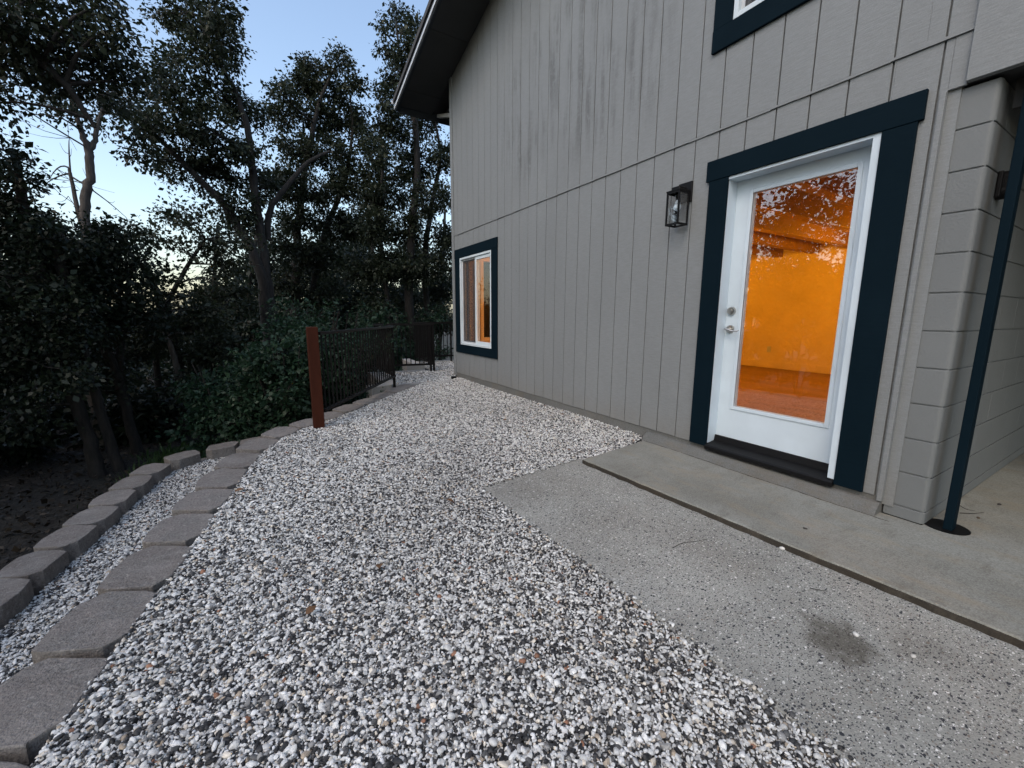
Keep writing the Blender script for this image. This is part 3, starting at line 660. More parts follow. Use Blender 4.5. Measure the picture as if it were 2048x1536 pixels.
def grow(name, label, cat, stems, blobs, leaf=.10, dens=1.0, seed=1, mat='leaf', bark='bark', group=None, twigs=True, spread=.105, per=50, bare=0, base=None, clus=13):
    """stems: lists of (x, y, z, r); blobs: (x, y, z, radius, density) masses of foliage fed by limbs from the stems"""
    rs = np.random.RandomState(seed); TV, TF, LV, LF, LT = [], [], [], [], []; nv = 0; nl = 0
    def add(path, rad, sides):
        nonlocal nv
        v, f = tube(path, rad, sides); TV.append(v); TF.append(f + nv); nv += len(v)
    nodes = []
    for s in stems:
        P = smooth_path(s, 5); w = rs.normal(0, 1, (len(P), 3)) * P[:, 3:4] * .10; w[0] = 0; P[:, :3] += w
        add(P[:, :3], P[:, 3] * .72, 9); nodes.append(P)
    ND = np.vstack(nodes)
    for (bx, by, bz, br, bd) in blobs:
        c = np.array([bx, by, bz]); dd = np.linalg.norm(ND[:, :3] - c, axis=1) + np.clip(ND[:, 2] - bz, 0, None) * 2.5
        j = int(np.argmin(dd)); p0 = ND[j, :3]; r0 = min(ND[j, 3] * .6, .012 + .018 * np.linalg.norm(c - p0))
        limb = curve(p0, c, .12 * np.linalg.norm(c - p0), rs, 7); add(limb, np.linspace(r0, .008, 7), 6)
        k = max(3, int(clus * bd * dens * (br / .55) ** 1.6))
        u = rs.normal(0, 1, (k, 3)); u /= np.linalg.norm(u, axis=1)[:, None]
        S = c + u * (rs.uniform(.15, 1, (k, 1)) ** (1 / 2.2)) * br * np.array([1, 1, .82])
        for s in S:
            q0 = limb[rs.randint(3, 7)]; tw = curve(q0, s, .04, rs, 4)
            if twigs: add(tw, np.linspace(.010, .004, 4), 3)
            m = max(4, int(per * rs.uniform(.45, 1.4))); t = rs.uniform(.45, 1.12, (m, 1))
            Cn = q0 + (s - q0) * t ** .5 + rs.normal(0, spread, (m, 3)) * np.array([1, 1, .8])
            LT.append(np.full(m, rs.beta(1.2, 1.6)))
            ax = (Cn - c); ax /= np.linalg.norm(ax, axis=1)[:, None] + 1e-6
            v, f = leaf_arrays(Cn, ax * .8, rs, leaf); LV.append(v); LF.append(f + nl); nl += len(v)
    for _ in range(bare):                               # leafless twigs
        j = rs.randint(len(ND) // 3, len(ND)); p0 = ND[j, :3]; q = p0 + rs.normal(0, 1, 3) * np.array([.7, .5, .35]); q[2] += rs.uniform(-.3, .5)
        l = curve(p0, q, .15, rs, 6); add(l, np.linspace(.014, .004, 6), 4)
        for __ in range(4):
            a = l[rs.randint(2, 6)]; e = a + rs.normal(0, .28, 3); add(curve(a, e, -.05, rs, 4), np.linspace(.006, .002, 4), 3)
    s0 = stems[0][0]; root = empty(name, (s0[0], s0[1], s0[2]), label, cat, group)
    o = obj('trunk', from_np('trunk', np.vstack(TV), np.vstack(TF), True), bark, root)
    if LV: obj('crown', leaf_mesh('crown', np.vstack(LV), np.vstack(LF), rs, np.concatenate(LT)), mat, root)
    return root
def ST(Y, pts, ground=True):
    """stem through photo directions at distance Y (Y may vary per point as 4th item), foot set on the terrain"""
    o = []
    for t in pts:
        w = at(t[0], t[1], t[3] if len(t) > 3 else Y); o.append((w[0], w[1], w[2], t[2]))
    if ground:
        z = float(ground_z(o[0][0], o[0][1])) - .12
        if o[0][2] > z + .15: o.insert(0, (o[0][0] + .03, o[0][1], z, o[0][3] * 1.25))
        else: o[0] = (o[0][0], o[0][1], z, o[0][3] * 1.2)
    return o
def BL(Y, pts, seed=0, depth=.9, d=1.0):
    rs = np.random.RandomState(seed + 77); o = []
    for t in pts:
        y = Y + rs.uniform(-depth, depth); w = at(t[0], t[1], y); o.append((w[0], w[1], w[2], t[2] * y / F * .92, d * (t[3] if len(t) > 3 else 1)))
    return o
OG = 'oaks on the slope below the terrace'
grow('oak_tree', 'many-stemmed oak whose leaning tops stand against the blue sky', 'tree',
     [ST(11, [(545, 740, .19), (532, 620, .17), (517, 530, .14), (478, 455, .12), (440, 400, .10), (385, 345, .08), (330, 290, .06), (290, 250, .035)]),
      ST(11.1, [(550, 730, .18), (540, 600, .15), (522, 480, .13), (507, 350, .11), (497, 270, .09), (470, 180, .07), (430, 110, .05), (395, 30, .03)]),
      ST(11.2, [(535, 480, .10), (540, 420, .09), (567, 382, .08), (615, 325, .06), (660, 303, .04)], False),
      ST(11.0, [(505, 340, .07), (470, 290, .06), (430, 265, .05), (380, 235, .03)], False)],
     BL(11, [(430, 22, 40, 1.1), (385, 35, 38), (440, 80, 36, 1.2), (345, 20, 26, .7), (310, 35, 24, .6), (395, 110, 40), (455, 120, 22, .6), (345, 130, 34, .7), (310, 165, 34, .7), (375, 200, 48), (445, 195, 40), (495, 225, 34),
             (325, 235, 44, .8), (430, 270, 46), (495, 310, 42, 1.1), (375, 295, 44), (270, 255, 38, .8), (430, 355, 40, 1.1), (350, 350, 30, .8), (470, 415, 42, 1.1), (285, 310, 26, .9), (520, 380, 36)], 1), 0.07, 1.55, 11, per=86, group=OG)
grow('oak_tree', 'twin-trunked dark oak with a rounded top left of the eave', 'tree',
     [ST(13.5, [(598, 700, .20), (592, 600, .18), (596, 480, .16), (604, 380, .13), (622, 280, .10), (640, 200, .06), (672, 130, .03)]),
      ST(13.7, [(612, 700, .15), (630, 560, .13), (655, 450, .11), (690, 360, .08), (705, 260, .05), (700, 190, .03)])],
     BL(13.5, [(575, 560, 40), (655, 590, 40), (705, 455, 38), (615, 500, 36), (620, 130, 24), (682, 125, 26), (600, 170, 34), (655, 172, 38), (562, 185, 24, .8), (712, 170, 22, .9), (572, 232, 36), (640, 240, 44), (702, 240, 38), (600, 300, 44, 1.1), (672, 310, 46, 1.1), (735, 285, 30), (560, 365, 40), (630, 380, 46, 1.1), (700, 375, 42, 1.1),
                (745, 350, 34), (600, 445, 42), (680, 455, 44, 1.1), (640, 520, 40), (560, 500, 34, .8), (720, 530, 42)], 2), 0.075, 1.9, 12, per=86, group=OG)
grow('oak_tree', 'dense tall oak right behind the house eave', 'tree',
     [ST(12, [(822, 690, .19), (818, 560, .17), (826, 440, .15), (835, 320, .12), (822, 200, .09), (800, 110, .05), (792, 40, .03)]),
      ST(12.3, [(860, 690, .14), (850, 540, .12), (862, 420, .10), (880, 320, .07), (870, 240, .04)]),
      ST(12.2, [(790, 690, .10), (770, 560, .09), (760, 440, .07), (765, 330, .05), (760, 240, .03)])],
     BL(12, [(745, 395, 36), (905, 395, 34), (815, 540, 40), (900, 520, 36), (770, 460, 36), (790, 42, 28, .8), (758, 52, 17, .7), (830, 62, 30), (818, 112, 34), (768, 98, 20, .7), (800, 160, 38), (842, 182, 36), (768, 202, 26, .9), (790, 255, 40, 1.1), (850, 250, 38), (758, 305, 38), (830, 330, 50, 1.2), (882, 310, 36, 1.1), (780, 385, 46, 1.1), (860, 400, 46, 1.1),
             (820, 460, 50, 1.1), (890, 470, 36), (752, 455, 42), (850, 540, 46, 1.1), (780, 530, 44), (885, 575, 40, 1.1), (728, 545, 42, 1.1), (805, 605, 42, 1.1), (880, 640, 36), (740, 620, 40)], 3), 0.07, 1.9, 13, per=90, group=OG)
grow('oak_tree', 'slim pale bare-trunked tree with twiggy crown in the bright gap', 'tree',
     [ST(9.6, [(185, 760, .13), (178, 600, .11), (172, 470, .095), (172, 400, .09), (181, 350, .08), (176, 300, .075), (163, 262, .05), (150, 215, .035), (140, 170, .02)]),
      ST(9.6, [(177, 305, .06), (188, 285, .05), (196, 250, .04), (215, 190, .025)], False),
      ST(9.7, [(162, 450, .045), (150, 395, .04), (140, 345, .03), (137, 335, .012)], False)],
     BL(9.6, [(165, 150, 34, .8), (120, 185, 34, .8), (222, 185, 30, .7), (150, 225, 26, .6), (205, 240, 24, .6), (95, 150, 28, .7), (120, 235, 24, .5), (245, 215, 24, .6)], 4), 0.06, 0.9, 14, per=60, bark='pale', group=OG, bare=16)
grow('oak_tree', 'near oak bough hanging into the top left corner', 'tree',
     [ST(6.6, [(-330, 700, .24), (-300, 300, .20), (-220, 60, .17), (-120, 0, .14), (0, 62, .10), (62, 105, .075), (130, 170, .05), (190, 255, .025)])],
     BL(6.6, [(20, 15, 55, 1.2), (95, 40, 55, 1.2), (165, 65, 52, 1.1), (212, 112, 40), (62, 95, 44), (132, 140, 46), (188, 182, 34, .8), (10, 95, 36, .7), (222, 62, 26, .7), (195, 15, 34, .8), (110, -30, 60, 1.1), (0, 205, 28, .5), (245, 160, 20, .5), (60, 175, 26, .5), (-60, 40, 60), (-80, 150, 60)], 5, .5), 0.05, 1.0, 15, per=130, group=OG)
grow('oak_tree', 'dark dense leafy tree filling the left edge of the view', 'tree',
     [ST(7.6, [(200, 950, .115), (178, 880, .105), (135, 760, .10), (100, 640, .095), (70, 520, .10), (45, 400, .07), (30, 300, .04)]),
      ST(7.7, [(240, 950, .085), (205, 840, .08), (165, 700, .075), (130, 560, .08), (100, 440, .05)])],
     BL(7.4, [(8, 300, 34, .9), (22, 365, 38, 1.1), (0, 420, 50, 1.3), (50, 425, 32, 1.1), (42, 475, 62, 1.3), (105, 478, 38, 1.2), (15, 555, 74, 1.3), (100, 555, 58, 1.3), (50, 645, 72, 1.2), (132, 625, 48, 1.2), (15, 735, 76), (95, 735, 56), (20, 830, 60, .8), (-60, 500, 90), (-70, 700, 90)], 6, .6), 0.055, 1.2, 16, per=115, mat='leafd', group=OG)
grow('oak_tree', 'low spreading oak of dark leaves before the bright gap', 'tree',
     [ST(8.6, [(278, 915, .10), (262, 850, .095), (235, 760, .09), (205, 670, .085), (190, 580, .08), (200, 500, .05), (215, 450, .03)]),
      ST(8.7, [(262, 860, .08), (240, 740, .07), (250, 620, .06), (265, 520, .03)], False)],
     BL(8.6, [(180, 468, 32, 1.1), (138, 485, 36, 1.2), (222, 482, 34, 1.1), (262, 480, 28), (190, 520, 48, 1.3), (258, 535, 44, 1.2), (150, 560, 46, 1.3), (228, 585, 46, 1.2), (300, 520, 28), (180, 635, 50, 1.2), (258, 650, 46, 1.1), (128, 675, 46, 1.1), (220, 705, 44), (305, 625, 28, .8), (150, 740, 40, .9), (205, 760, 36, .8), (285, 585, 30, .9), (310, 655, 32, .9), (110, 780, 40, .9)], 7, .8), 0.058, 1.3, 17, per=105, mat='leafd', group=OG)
grow('oak_tree', 'bent trunk oak arching left with a thin crown', 'tree',
     [ST(9.8, [(372, 875, .13), (362, 780, .12), (352, 710, .11), (335, 650, .10), (315, 590, .09), (295, 545, .08), (265, 512, .05), (240, 470, .03)]),
      ST(9.9, [(340, 885, .10), (325, 800, .08), (312, 730, .07), (330, 620, .06), (370, 540, .05), (410, 480, .03)])],
     BL(9.8, [(352, 440, 30, .7), (320, 470, 26, .7), (390, 450, 30, .7), (432, 480, 34, .8), (368, 505, 24, .6), (452, 532, 34, .9), (472, 478, 30, .8), (420, 560, 24, .7), (345, 645, 36), (402, 645, 40, 1.1), (462, 605, 40, 1.1), (310, 690, 36), (380, 710, 40), (290, 760, 30, .7), (340, 560, 24, .7), (375, 590, 26, .7), (420, 620, 34), (330, 600, 26, .7), (440, 690, 40), (350, 770, 30, .8)], 8), 0.066, 1.5, 18, per=80, group=OG)
w0 = at(345, 702, 9.2); w1 = at(318, 660, 9.1); w2 = at(290, 630, 9.0); w3 = at(258, 606, 8.9)
grow('dead_limb', 'pale dead limb slanting across the dark trunks', 'branch', [[(*at(362, 770, 9.35), .07), (*w0, .06), (*w1, .05), (*w2, .042), (*w3, .025)]], [], seed=19, bark='pale', bare=3)
# trees standing further back
far = [(21, [(690, 700, .14), (690, 600, .12), (695, 500, .07)], [(670, 560, 36), (715, 570, 36), (690, 620, 36), (730, 630, 34), (660, 640, 34), (705, 510, 34), (640, 560, 34)], 'shaded oak far behind the railing corner'),
       (22, [(800, 700, .14), (805, 600, .12), (810, 480, .07)], [(780, 600, 36), (830, 590, 36), (810, 640, 36), (850, 640, 34), (800, 540, 36), (770, 650, 34), (820, 500, 34), (870, 590, 34)], 'shaded oak far behind the crossing railing'),
       (23, [(470, 720, .14), (470, 620, .12), (475, 540, .07)], [(450, 600, 34), (490, 590, 34), (470, 640, 36), (510, 630, 34), (440, 660, 34), (540, 660, 32), (500, 540, 30)], 'shaded oak far behind the many-stemmed oak'),
       (30, [(330, 720, .14), (330, 680, .12), (330, 640, .07)], [(300, 650, 26), (340, 655, 26), (380, 650, 26), (420, 648, 26), (460, 650, 26), (260, 650, 28), (220, 650, 28)], 'farthest low oak on the skyline under the pale gap'),
       (16, [(425, 700, .10), (428, 560, .08), (435, 450, .05)], [(430, 600, 26, .8), (450, 650, 30), (400, 615, 24, .7), (440, 540, 22, .6)], 'slender oak behind the bent trunk'),
       (17, [(505, 690, .14), (500, 560, .12), (520, 440, .07)], [(500, 555, 40), (542, 520, 38), (480, 612, 34), (560, 585, 40), (525, 655, 38), (520, 470, 34, .8)], 'oak behind the many-stemmed oak'),
       (18, [(650, 690, .16), (645, 560, .13), (660, 440, .08)], [(600, 545, 40), (645, 505, 38), (650, 580, 42), (700, 520, 40), (692, 602, 42), (610, 620, 40), (650, 650, 38)], 'shaded oak between the two dark trunks'),
       (19, [(745, 690, .15), (748, 540, .12), (735, 420, .07)], [(742, 600, 40), (760, 540, 40), (720, 480, 38), (790, 590, 40), (700, 655, 34), (770, 655, 34), (740, 420, 34)], 'shaded oak behind the railing'),
       (18, [(880, 690, .15), (885, 540, .12), (890, 420, .07)], [(860, 600, 40), (905, 560, 40), (850, 520, 40), (905, 480, 38), (905, 640, 36), (840, 655, 34)], 'shaded oak at the house corner'),
       (20, [(95, 760, .15), (90, 620, .13), (85, 480, .08)], [(60, 600, 44), (110, 640, 44), (40, 680, 44), (130, 700, 40), (80, 545, 40), (20, 620, 44), (75, 740, 36)], 'shaded oak far down the slope at left'),
       (22, [(240, 740, .14), (236, 640, .12), (240, 560, .08)], [(210, 640, 34), (255, 660, 36), (290, 690, 34), (180, 690, 36), (240, 700, 36), (330, 690, 32)], 'shaded oak below the bright gap'),
       (24, [(390, 720, .14), (392, 650, .12), (388, 600, .07)], [(350, 660, 30), (395, 655, 32), (440, 665, 34), (480, 670, 34), (370, 700, 30), (430, 705, 30)], 'distant low oak under the pale gap'),
       (26, [(580, 700, .14), (580, 640, .12), (580, 560, .07)], [(550, 640, 34), (600, 650, 34), (640, 620, 34), (570, 590, 34), (520, 690, 28), (620, 690, 28)], 'distant oak behind the dark trunks')]
for i, (Y, st, bl_, lb) in enumerate(far):
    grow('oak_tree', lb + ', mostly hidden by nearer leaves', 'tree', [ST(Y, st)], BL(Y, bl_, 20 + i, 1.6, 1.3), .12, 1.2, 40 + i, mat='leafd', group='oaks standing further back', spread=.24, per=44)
# trees beside and behind the viewpoint's left, they show in the door glass
side = [(-8.5, 5.6, 7.5, 'oak outside the left edge, mirrored in the door glass'), (-10.5, 9.5, 9.0, 'tall oak left of the view, mirrored in the door glass'), (-7.8, 1.6, 8.0, 'oak beside the viewpoint, left of the terrace'), (-13.0, 6.5, 9.5, 'oak further left beyond the terrace slope'), (-6.0, -4.0, 8.0, 'oak behind the viewpoint on the left')]
for i, (x, y, h, lb) in enumerate(side):
    rs = np.random.RandomState(90 + i); z0 = float(ground_z(x, y)) - .1
    stems = [[(x, y, z0, .22), (x + .1, y, z0 + 1.6, .18), (x - .1, y + .2, z0 + 3.4, .15), (x + .2, y + .1, z0 + h * .72, .09), (x, y, z0 + h, .03)],
             [(x, y, z0 + 1.3, .12), (x + .7, y + .6, z0 + 3.0, .10), (x + 1.3, y + 1.0, z0 + 4.6, .05)], [(x, y, z0 + 1.5, .12), (x - .5, y - .9, z0 + 3.2, .10), (x - .8, y - 1.5, z0 + 4.8, .05)]]
    blobs = []
    for k in range(24):
        a = rs.uniform(0, 6.28); r_ = rs.uniform(.3, 1) ** .5 * 2.3; zz = z0 + rs.uniform(1.9, h); blobs.append((x + r_ * math.cos(a), y + r_ * math.sin(a), zz, rs.uniform(.5, .85), .9))
    grow('oak_tree', lb, 'tree', stems, blobs, .14, .65, 90 + i, group='oaks left of the viewpoint', spread=.24, per=36)

# shrubs
def shrub(label, x, y, r, h, seed, dens=1.0, leaf=.066, mat='shrub', n=16):
    rs = np.random.RandomState(seed); z0 = float(ground_z(x, y)) - .05; stems = []; blobs = []
    for k in range(5):
        a = rs.uniform(0, 6.28); stems.append([(x + .1 * math.cos(a), y + .1 * math.sin(a), z0, .03), (x + .35 * r * math.cos(a), y + .35 * r * math.sin(a), z0 + h * .45, .022), (x + .65 * r * math.cos(a), y + .65 * r * math.sin(a), z0 + h * .85, .008)])
    for k in range(n):
        a = rs.uniform(0, 6.28); q = rs.uniform(.05, 1) ** .5; zz = z0 + h * rs.uniform(.12, .95) * (1 - .28 * q)
        blobs.append((x + r * q * math.cos(a), y + r * q * math.sin(a), zz, rs.uniform(.22, .36) * (.7 + .3 * r), 1.3))
    grow('shrub', label, 'shrub', stems, blobs, leaf, dens, seed, mat=mat, group='shrubs behind the railing', spread=.10, per=62)
shrub('broad green shrub right behind the reddish-brown post', .25, 7.0, .85, 2.15, 201, 1.3, n=26)
shrub('leafy green shrub seen through the near railing', 1.05, 7.6, .85, 2.45, 202, 1.2, n=24)
shrub('green shrub left of the reddish-brown post', -.45, 7.5, .75, 1.85, 203, 1.2, n=20)
shrub('taller green shrub rising over the near railing', .75, 8.7, .9, 2.75, 204, 1.1, n=24)
shrub('green shrub behind the railing corner', 1.35, 9.7, .8, 2.75, 205, 1.0, n=20)
shrub('green shrub behind the crossing railing', 2.4, 10.4, .9, 2.7, 206, 1.1, n=22)
shrub('dark shrub beyond the farthest railing', 4.0, 11.8, 1.1, 2.9, 207, 1.0, n=22)
shrub('dark shrub behind the railings near the house corner', 3.0, 12.2, 1.0, 3.0, 208, 1.0, n=22)
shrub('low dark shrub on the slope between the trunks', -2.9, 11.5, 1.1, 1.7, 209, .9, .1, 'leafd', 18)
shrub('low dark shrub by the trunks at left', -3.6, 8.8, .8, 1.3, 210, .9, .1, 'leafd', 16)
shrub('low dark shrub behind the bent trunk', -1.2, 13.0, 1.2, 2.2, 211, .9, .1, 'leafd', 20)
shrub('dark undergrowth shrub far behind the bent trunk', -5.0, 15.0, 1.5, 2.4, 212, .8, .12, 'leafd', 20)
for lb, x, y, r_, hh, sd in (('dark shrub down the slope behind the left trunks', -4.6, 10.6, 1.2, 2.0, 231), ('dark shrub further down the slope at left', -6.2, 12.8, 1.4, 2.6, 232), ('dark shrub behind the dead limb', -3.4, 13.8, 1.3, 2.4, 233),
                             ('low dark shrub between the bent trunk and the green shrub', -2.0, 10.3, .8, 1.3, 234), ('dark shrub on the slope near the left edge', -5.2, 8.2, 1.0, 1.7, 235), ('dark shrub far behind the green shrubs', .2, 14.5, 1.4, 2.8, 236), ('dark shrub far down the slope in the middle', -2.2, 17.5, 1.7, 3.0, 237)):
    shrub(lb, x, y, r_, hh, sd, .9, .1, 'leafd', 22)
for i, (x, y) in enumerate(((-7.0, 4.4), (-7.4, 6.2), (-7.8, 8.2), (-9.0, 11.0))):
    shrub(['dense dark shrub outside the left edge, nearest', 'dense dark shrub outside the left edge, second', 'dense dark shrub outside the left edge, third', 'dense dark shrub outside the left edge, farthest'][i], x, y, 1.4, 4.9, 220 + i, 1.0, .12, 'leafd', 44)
# dry litter, grass
rs = np.random.RandomState(5); n = 26000
d = rs.uniform(0, 1, n) ** .6 * 13; a = rs.uniform(R(88), R(170), n); lx = d * np.cos(a); ly = 2.5 + d * np.sin(a)
from_outer = np.interp(ly, [p[1] for p in OUTER[:12]], [p[0] for p in OUTER[:12]]) - .3
keep = (lx < from_outer) | (ly > 6.6) & (lx < .2); lx, ly = lx[keep], ly[keep]
C = np.stack([lx, ly, ground_z(lx, ly) + rs.uniform(.0, .03, len(lx))], 1); ax = rs.normal(0, 1, (len(C), 3)); ax[:, 2] *= .1
V, Fc = leaf_arrays(C, ax, rs, .05, 0.0)
tag(obj('leaf_litter', leaf_mesh('leaf_litter', V, Fc, rs), 'litter'), 'dry brown leaves scattered over the dark slope', 'leaf litter', kind='stuff')
n = 9000; t = rs.uniform(0, 1, n); lx = -1.55 + 1.7 * t + rs.normal(0, .12, n); ly = 6.25 + rs.uniform(0, 2.3, n) - .25 * np.abs(t - .5)
C = np.stack([lx, ly, ground_z(lx, ly)], 1); ax = rs.normal(0, .25, (n, 3)); ax[:, 2] = 1.6
V, Fc = leaf_arrays(C, ax * 1.2, rs, .11, 0.0)
for_k = V.reshape(n, 4, 3); mid = (for_k[:, 0] + for_k[:, 2]) / 2; for_k[:, 1] = mid + (for_k[:, 1] - mid) * .16; for_k[:, 3] = mid + (for_k[:, 3] - mid) * .16
tag(obj('grass', leaf_mesh('grass', for_k.reshape(-1, 3), Fc, rs), 'grass'), 'green grass just beyond the lower block row', 'grass', kind='stuff')
# pale boulder glimpsed between the trunks
bm = bmesh.new(); bmesh.ops.create_icosphere(bm, subdivisions=3, radius=1.0)
for v in bm.verts:
    k = 1 + .16 * math.sin(v.co.x * 4 + 1) * math.cos(v.co.y * 3) + .09 * math.sin(v.co.z * 7 + v.co.x * 5); v.co = Vector((v.co.x * .75 * k, v.co.y * .5 * k, v.co.z * .42 * k))
me = bpy.data.meshes.new('boulder'); bm.to_mesh(me); bm.free()
o = obj('boulder', me, 'rock'); bx, by = -3.75, 15.2; o.location = (bx, by, float(ground_z(bx, by)) + .22); tag(o, 'pale grey boulder glimpsed between the dark trunks', 'boulder')
# ------------------------------------------------------------------ gravel (thousands of pebbles, instanced)
def inside(px_, py_, poly):
    r = np.zeros(len(px_), bool); n = len(poly); j = n - 1
    for i in range(n):
        xi, yi = poly[i]; xj, yj = poly[j]
        c = ((yi > py_) != (yj > py_)) & (px_ < (xj - xi) * (py_ - yi) / (yj - yi + 1e-12) + xi); r ^= c; j = i
    return r
pc = bpy.data.collections.new('pebble_shapes')
rs = np.random.RandomState(8)
for k in range(10):
    bm = bmesh.new(); bmesh.ops.create_icosphere(bm, subdivisions=2, radius=1.0)
    ang = k < 7; ph = rs.uniform(0, 6, 9)
    for v in bm.verts:
        c = v.co; s = 1 + .13 * math.sin(c.x * 2.3 + ph[0]) + .11 * math.sin(c.y * 2.9 + ph[1]) + .10 * math.sin(c.z * 2.6 + ph[2]) + .05 * math.sin(c.x * 5 + c.y * 4 + ph[3])
        v.co = c * s
    if ang:                                             # a few flat chipped faces
        for q in range(6):
            nrm = Vector(rs.normal(0, 1, 3)).normalized(); h = rs.uniform(.55, .78)
            for v in bm.verts:
                e = v.co.dot(nrm) - h
                if e > 0: v.co -= nrm * e
    sx, sy, sz = 1.0, rs.uniform(.62, .9), rs.uniform(.42, .66)
    for v in bm.verts: v.co = Vector((v.co.x * sx, v.co.y * sy, v.co.z * sz))
    me = bpy.data.meshes.new('pebble_shape'); bm.to_mesh(me); bm.free(); me.materials.append(M['pebble'])
    for f in me.polygons: f.use_smooth = not ang
    o = bpy.data.objects.new('pebble_shape', me); pc.objects.link(o)
def pebble_nodes():
    g = bpy.data.node_groups.new('scatter_pebbles', 'GeometryNodeTree')
    g.interface.new_socket('Geometry', in_out='INPUT', socket_type='NodeSocketGeometry'); g.interface.new_socket('Geometry', in_out='OUTPUT', socket_type='NodeSocketGeometry')
    n = g.nodes; i = n.new('NodeGroupInput'); o = n.new('NodeGroupOutput'); ip = n.new('GeometryNodeInstanceOnPoints')
    ci = n.new('GeometryNodeCollectionInfo'); ci.inputs[0].default_value = pc; ci.inputs['Separate Children'].default_value = True; ci.inputs['Reset Children'].default_value = True
    def na(t, nm):
        a = n.new('GeometryNodeInputNamedAttribute'); a.data_type = t; a.inputs[0].default_value = nm; return a.outputs[0]
    l = g.links.new
    l(i.outputs[0], ip.inputs['Points']); l(ci.outputs[0], ip.inputs['Instance']); ip.inputs['Pick Instance'].default_value = True
    l(na('INT', 'pick'), ip.inputs['Instance Index']); l(na('FLOAT_VECTOR', 'prot'), ip.inputs['Rotation']); l(na('FLOAT', 'psize'), ip.inputs['Scale'])
    l(ip.outputs[0], o.inputs[0]); return g
PN = pebble_nodes()
PAL = np.array([(.80, .805, .785), (.74, .745, .725), (.58, .582, .567), (.29, .288, .28), (.095, .096, .097), (.030, .0315, .035), (.015, .016, .0185), (.46, .38, .29), (.32, .155, .09), (.74, .68, .58)])
PW = np.array([.26, .19, .11, .08, .105, .13, .115, .03, .006, .05]); PW /= PW.sum()
def gravel(name, label, X, Y, Z, size):
    n = len(X); me = bpy.data.meshes.new(name); me.vertices.add(n); me.vertices.foreach_set('co', np.stack([X, Y, Z], 1).astype(np.float32).ravel())
    def at_(nm, t, v, f='value'):
        a = me.attributes.new(nm, t, 'POINT'); a.data.foreach_set(f, v.ravel())
    at_('pick', 'INT', rs.randint(0, 10, n).astype(np.int32)); at_('psize', 'FLOAT', size.astype(np.float32))
    rot = np.stack([rs.normal(0, .38, n), rs.normal(0, .38, n), rs.uniform(0, 6.283, n)], 1); at_('prot', 'FLOAT_VECTOR', rot.astype(np.float32), 'vector')
    dirt = .88 + .13 * np.sin(X * 1.9 + 1.1 * np.sin(Y * 1.3)) * np.sin(Y * 1.6 + .8 * np.sin(X * 2.7))     # dustier and cleaner patches
    c = PAL[rs.choice(len(PAL), n, p=PW)] * rs.uniform(.74, 1.18, (n, 1)) * dirt[:, None] ** .8; c = np.clip(np.hstack([c, np.ones((n, 1))]), 0, .88); c[:, 3] = 1
    at_('pcol', 'FLOAT_COLOR', c.astype(np.float32), 'color')
    me.update(); o = obj(name, me, 'pebble'); md = o.modifiers.new('pebbles', 'NODES'); md.node_group = PN
    return tag(o, label, 'gravel', kind='stuff')
def scatter(poly, cell, layers, z0, smean, exclude=()):
    P = np.array(poly); X, Y, Z, S = [], [], [], []
    for L in range(layers):
        gx_, gy_ = np.meshgrid(np.arange(P[:, 0].min(), P[:, 0].max(), cell), np.arange(max(P[:, 1].min(), .15), P[:, 1].max(), cell))
        x = (gx_ + rs.uniform(-.55, .55, gx_.shape) * cell).ravel(); y = (gy_ + rs.uniform(-.55, .55, gx_.shape) * cell).ravel()
        k = inside(x, y, poly)
        for e in exclude: k &= ~inside(x, y, e)
        x, y = x[k], y[k]; s = np.clip(smean * rs.lognormal(-.06, .40, len(x)), smean * .4, smean * 2.3)
        X.append(x); Y.append(y); S.append(s); Z.append(np.full(len(x), z0 - (layers - 1 - L) * .005) + rs.uniform(-.004, .005, len(x)))
    return map(np.concatenate, (X, Y, Z, S))
def grow_poly(poly, d):
    P = np.array(poly); c = P.mean(0); v = P - c; return [tuple(c + q * (1 - d / np.linalg.norm(q))) for q in v]
PG = [(p[0] - .005, p[1]) for p in INNER] + [(2.42, 7.19), (3.15, 7.19), (3.15, .1), (-.9, .1)]
x, y, z, s = scatter(PG, .0097, 2, .004, .0067, (grow_poly(AGG, .03), grow_poly(WALK, .01)))
und = .010 * np.sin(x * 2.1 + .7) * np.cos(y * 1.7) + .05 * np.clip((x - 2.85) / .3, 0, 1) ** 2 * (y > 2.7)
fine = np.clip((x - .55) / .6, 0, 1) * (y < 3.2); s = s * (1 - .14 * fine)
edge = inside(x, y, AGG) | inside(x, y, WALK); keep = (~edge) | (rs.uniform(0, 1, len(x)) < .30); x, y, z, s, und = x[keep], y[keep], z[keep], s[keep], und[keep]
z = z + und + np.where(inside(x, y, AGG), .010, 0)
gravel('gravel', 'white, grey and black pebble gravel between the block edging and the house', x, y, z, s)
x, y, z, s = scatter(FARYARD, .0135, 1, .003, .0088, ()); gravel('gravel', 'pebble gravel beyond the kerb at the house corner', x, y, z, s)
x, y, z, s = scatter(TERR, .0112, 2, -.512, .0073, ()); gravel('gravel', 'strip of pebble gravel on the lower terrace between the two block rows', x, y, z, s)

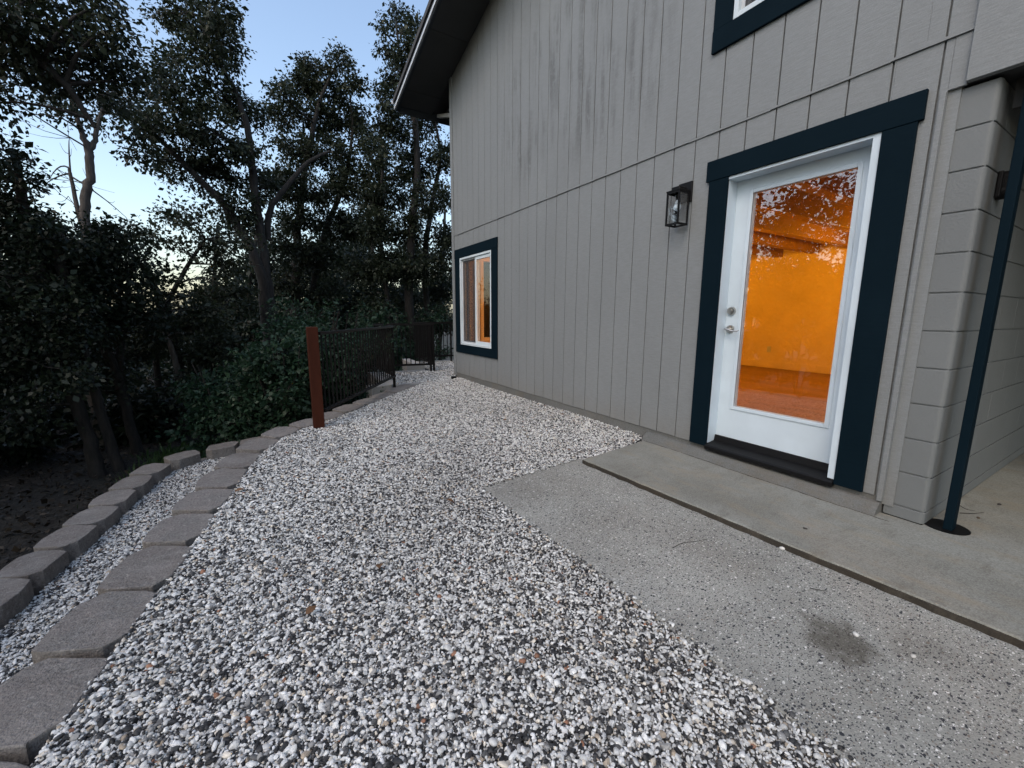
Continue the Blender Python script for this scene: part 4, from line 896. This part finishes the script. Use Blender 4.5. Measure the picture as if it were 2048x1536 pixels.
# ------------------------------------------------------------------ small loose things
def stone(label, px_, py_, zz, r, col, seed):
    rs_ = np.random.RandomState(seed); bm = bmesh.new(); bmesh.ops.create_icosphere(bm, subdivisions=2, radius=1)
    for v in bm.verts: v.co = Vector((v.co.x * r, v.co.y * r * .72, v.co.z * r * .5)) * (1 + .12 * math.sin(v.co.x * 3 + seed) + .1 * math.sin(v.co.y * 4))
    me = bpy.data.meshes.new('loose_pebble'); bm.to_mesh(me); bm.free()
    for f in me.polygons: f.use_smooth = True
    kk = N('loose_pebble'); p = kk.pos(); kk.bsdf(kk.mix(kk.noise(p, 60, 3), col, tuple(v * .8 for v in col)), .6)
    o = obj('loose_pebble', me, kk.m); ry = RM @ _d(px_, py_); t = (zz - CAM[2]) / ry[2]; w = CAM + ry * t; o.location = (w[0], w[1], zz + r * .38); o.rotation_euler.z = seed
    return tag(o, label, 'pebble')
stone('white pebble lying in the dark stain on the aggregate slab', 1712, 1271, .006, .013, (.75, .74, .71), 1)
stone('white pebble beside the walkway step on the aggregate slab', 1564, 1098, .006, .015, (.74, .73, .7), 2)
stone('off-white pebble right of the dark stain on the aggregate slab', 1826, 1314, .006, .010, (.66, .64, .6), 3)
stone('off-white pebble next to the step, far along the aggregate slab', 1662, 1136, .006, .011, (.7, .69, .66), 4)
stone('tiny dark pebble on the smooth walkway near the step', 1610, 1058, .042, .010, (.05, .045, .04), 5)
stone('tiny dark pebble on the concrete behind the navy post', 1998, 1010, .042, .013, (.035, .03, .028), 6)
stone('tiny brown pebble on the concrete right of the navy post', 1957, 1037, .042, .011, (.12, .09, .06), 7)
def twig(label, pix, zz, r):
    P = []
    for (a, b_) in pix:
        ry = RM @ _d(a, b_); t = (zz + r - CAM[2]) / ry[2]; P.append(CAM + ry * t)
    v, f = tube(smooth_path(P, 4), np.linspace(r, r * .5, (len(P) - 1) * 4 + 1), 6); o = obj('twig', from_np('twig', v, f, True), 'bark'); return tag(o, label, 'twig')
twig('thin brown twig lying on the aggregate slab before the door', [(1345, 1096), (1365, 1086), (1390, 1083), (1414, 1078)], .006, .0018)
twig('short dark pine needle on the aggregate slab above the stain', [(1620, 1176), (1638, 1180), (1655, 1182)], .006, .002)
twig('thin dry twig on the concrete beside the navy post', [(1918, 1010), (1932, 1018), (1950, 1022)], .042, .002)
twig('short curved twig on the concrete right of the navy post', [(1920, 1026), (1945, 1027), (1968, 1025)], .042, .0025)

# a few dry leaves on the gravel, slab and edging
def dry_leaf(label, px_, py_, zz, L, rot, seed):
    r2 = np.random.RandomState(seed); pts = []; k = 9
    for i in range(k):
        u = i / (k - 1); w = .30 * math.sin(math.pi * min(1, u * 1.05)) ** .8 * (1 + .35 * (i % 2)); pts.append((u, w))
    bm = bmesh.new(); row = []
    for u, w in pts:
        c = .10 * math.sin(u * 3.1); row.append([bm.verts.new((u * L, -w * L, (c + .10 * w) * L)), bm.verts.new((u * L, 0, c * L * .7)), bm.verts.new((u * L, w * L, (c + .14 * w) * L))])
    for a_, b_ in zip(row[:-1], row[1:]):
        for i in (0, 1): bm.faces.new((a_[i], a_[i + 1], b_[i + 1], b_[i]))
    me = bpy.data.meshes.new('dry_leaf'); bm.to_mesh(me); bm.free()
    at2 = me.attributes.new('leaf_tint', 'FLOAT', 'FACE'); at2.data.foreach_set('value', np.full(len(me.polygons), r2.uniform(.5, 1), np.float32))
    o = obj('dry_leaf', me, 'dryleaf'); ry = RM @ _d(px_, py_); t_ = (zz - CAM[2]) / ry[2]; w = CAM + ry * t_; o.location = (w[0], w[1], zz + .006); o.rotation_euler = (.1, -.1, rot); md = o.modifiers.new('thickness', 'SOLIDIFY'); md.thickness = .0006
    return tag(o, label, 'leaf')
dry_leaf('curled rust-brown leaf on the gravel near the bottom left', 612, 1232, .016, .05, .6, 1)
dry_leaf('small tan leaf on the gravel left of the aggregate slab corner', 905, 1005, .016, .05, 2.1, 2)
dry_leaf('brown leaf lying on the gravel below the lantern', 1010, 842, .02, .06, 1.2, 3)
dry_leaf('tan leaf in the middle of the gravel', 760, 1130, .016, .045, 4.4, 5)
dry_leaf('dry leaf on the gravel beside the upper block row', 470, 985, .016, .055, .2, 6)
dry_leaf('brown leaf against the footing between window and door', 1120, 830, .045, .06, 5.2, 7)
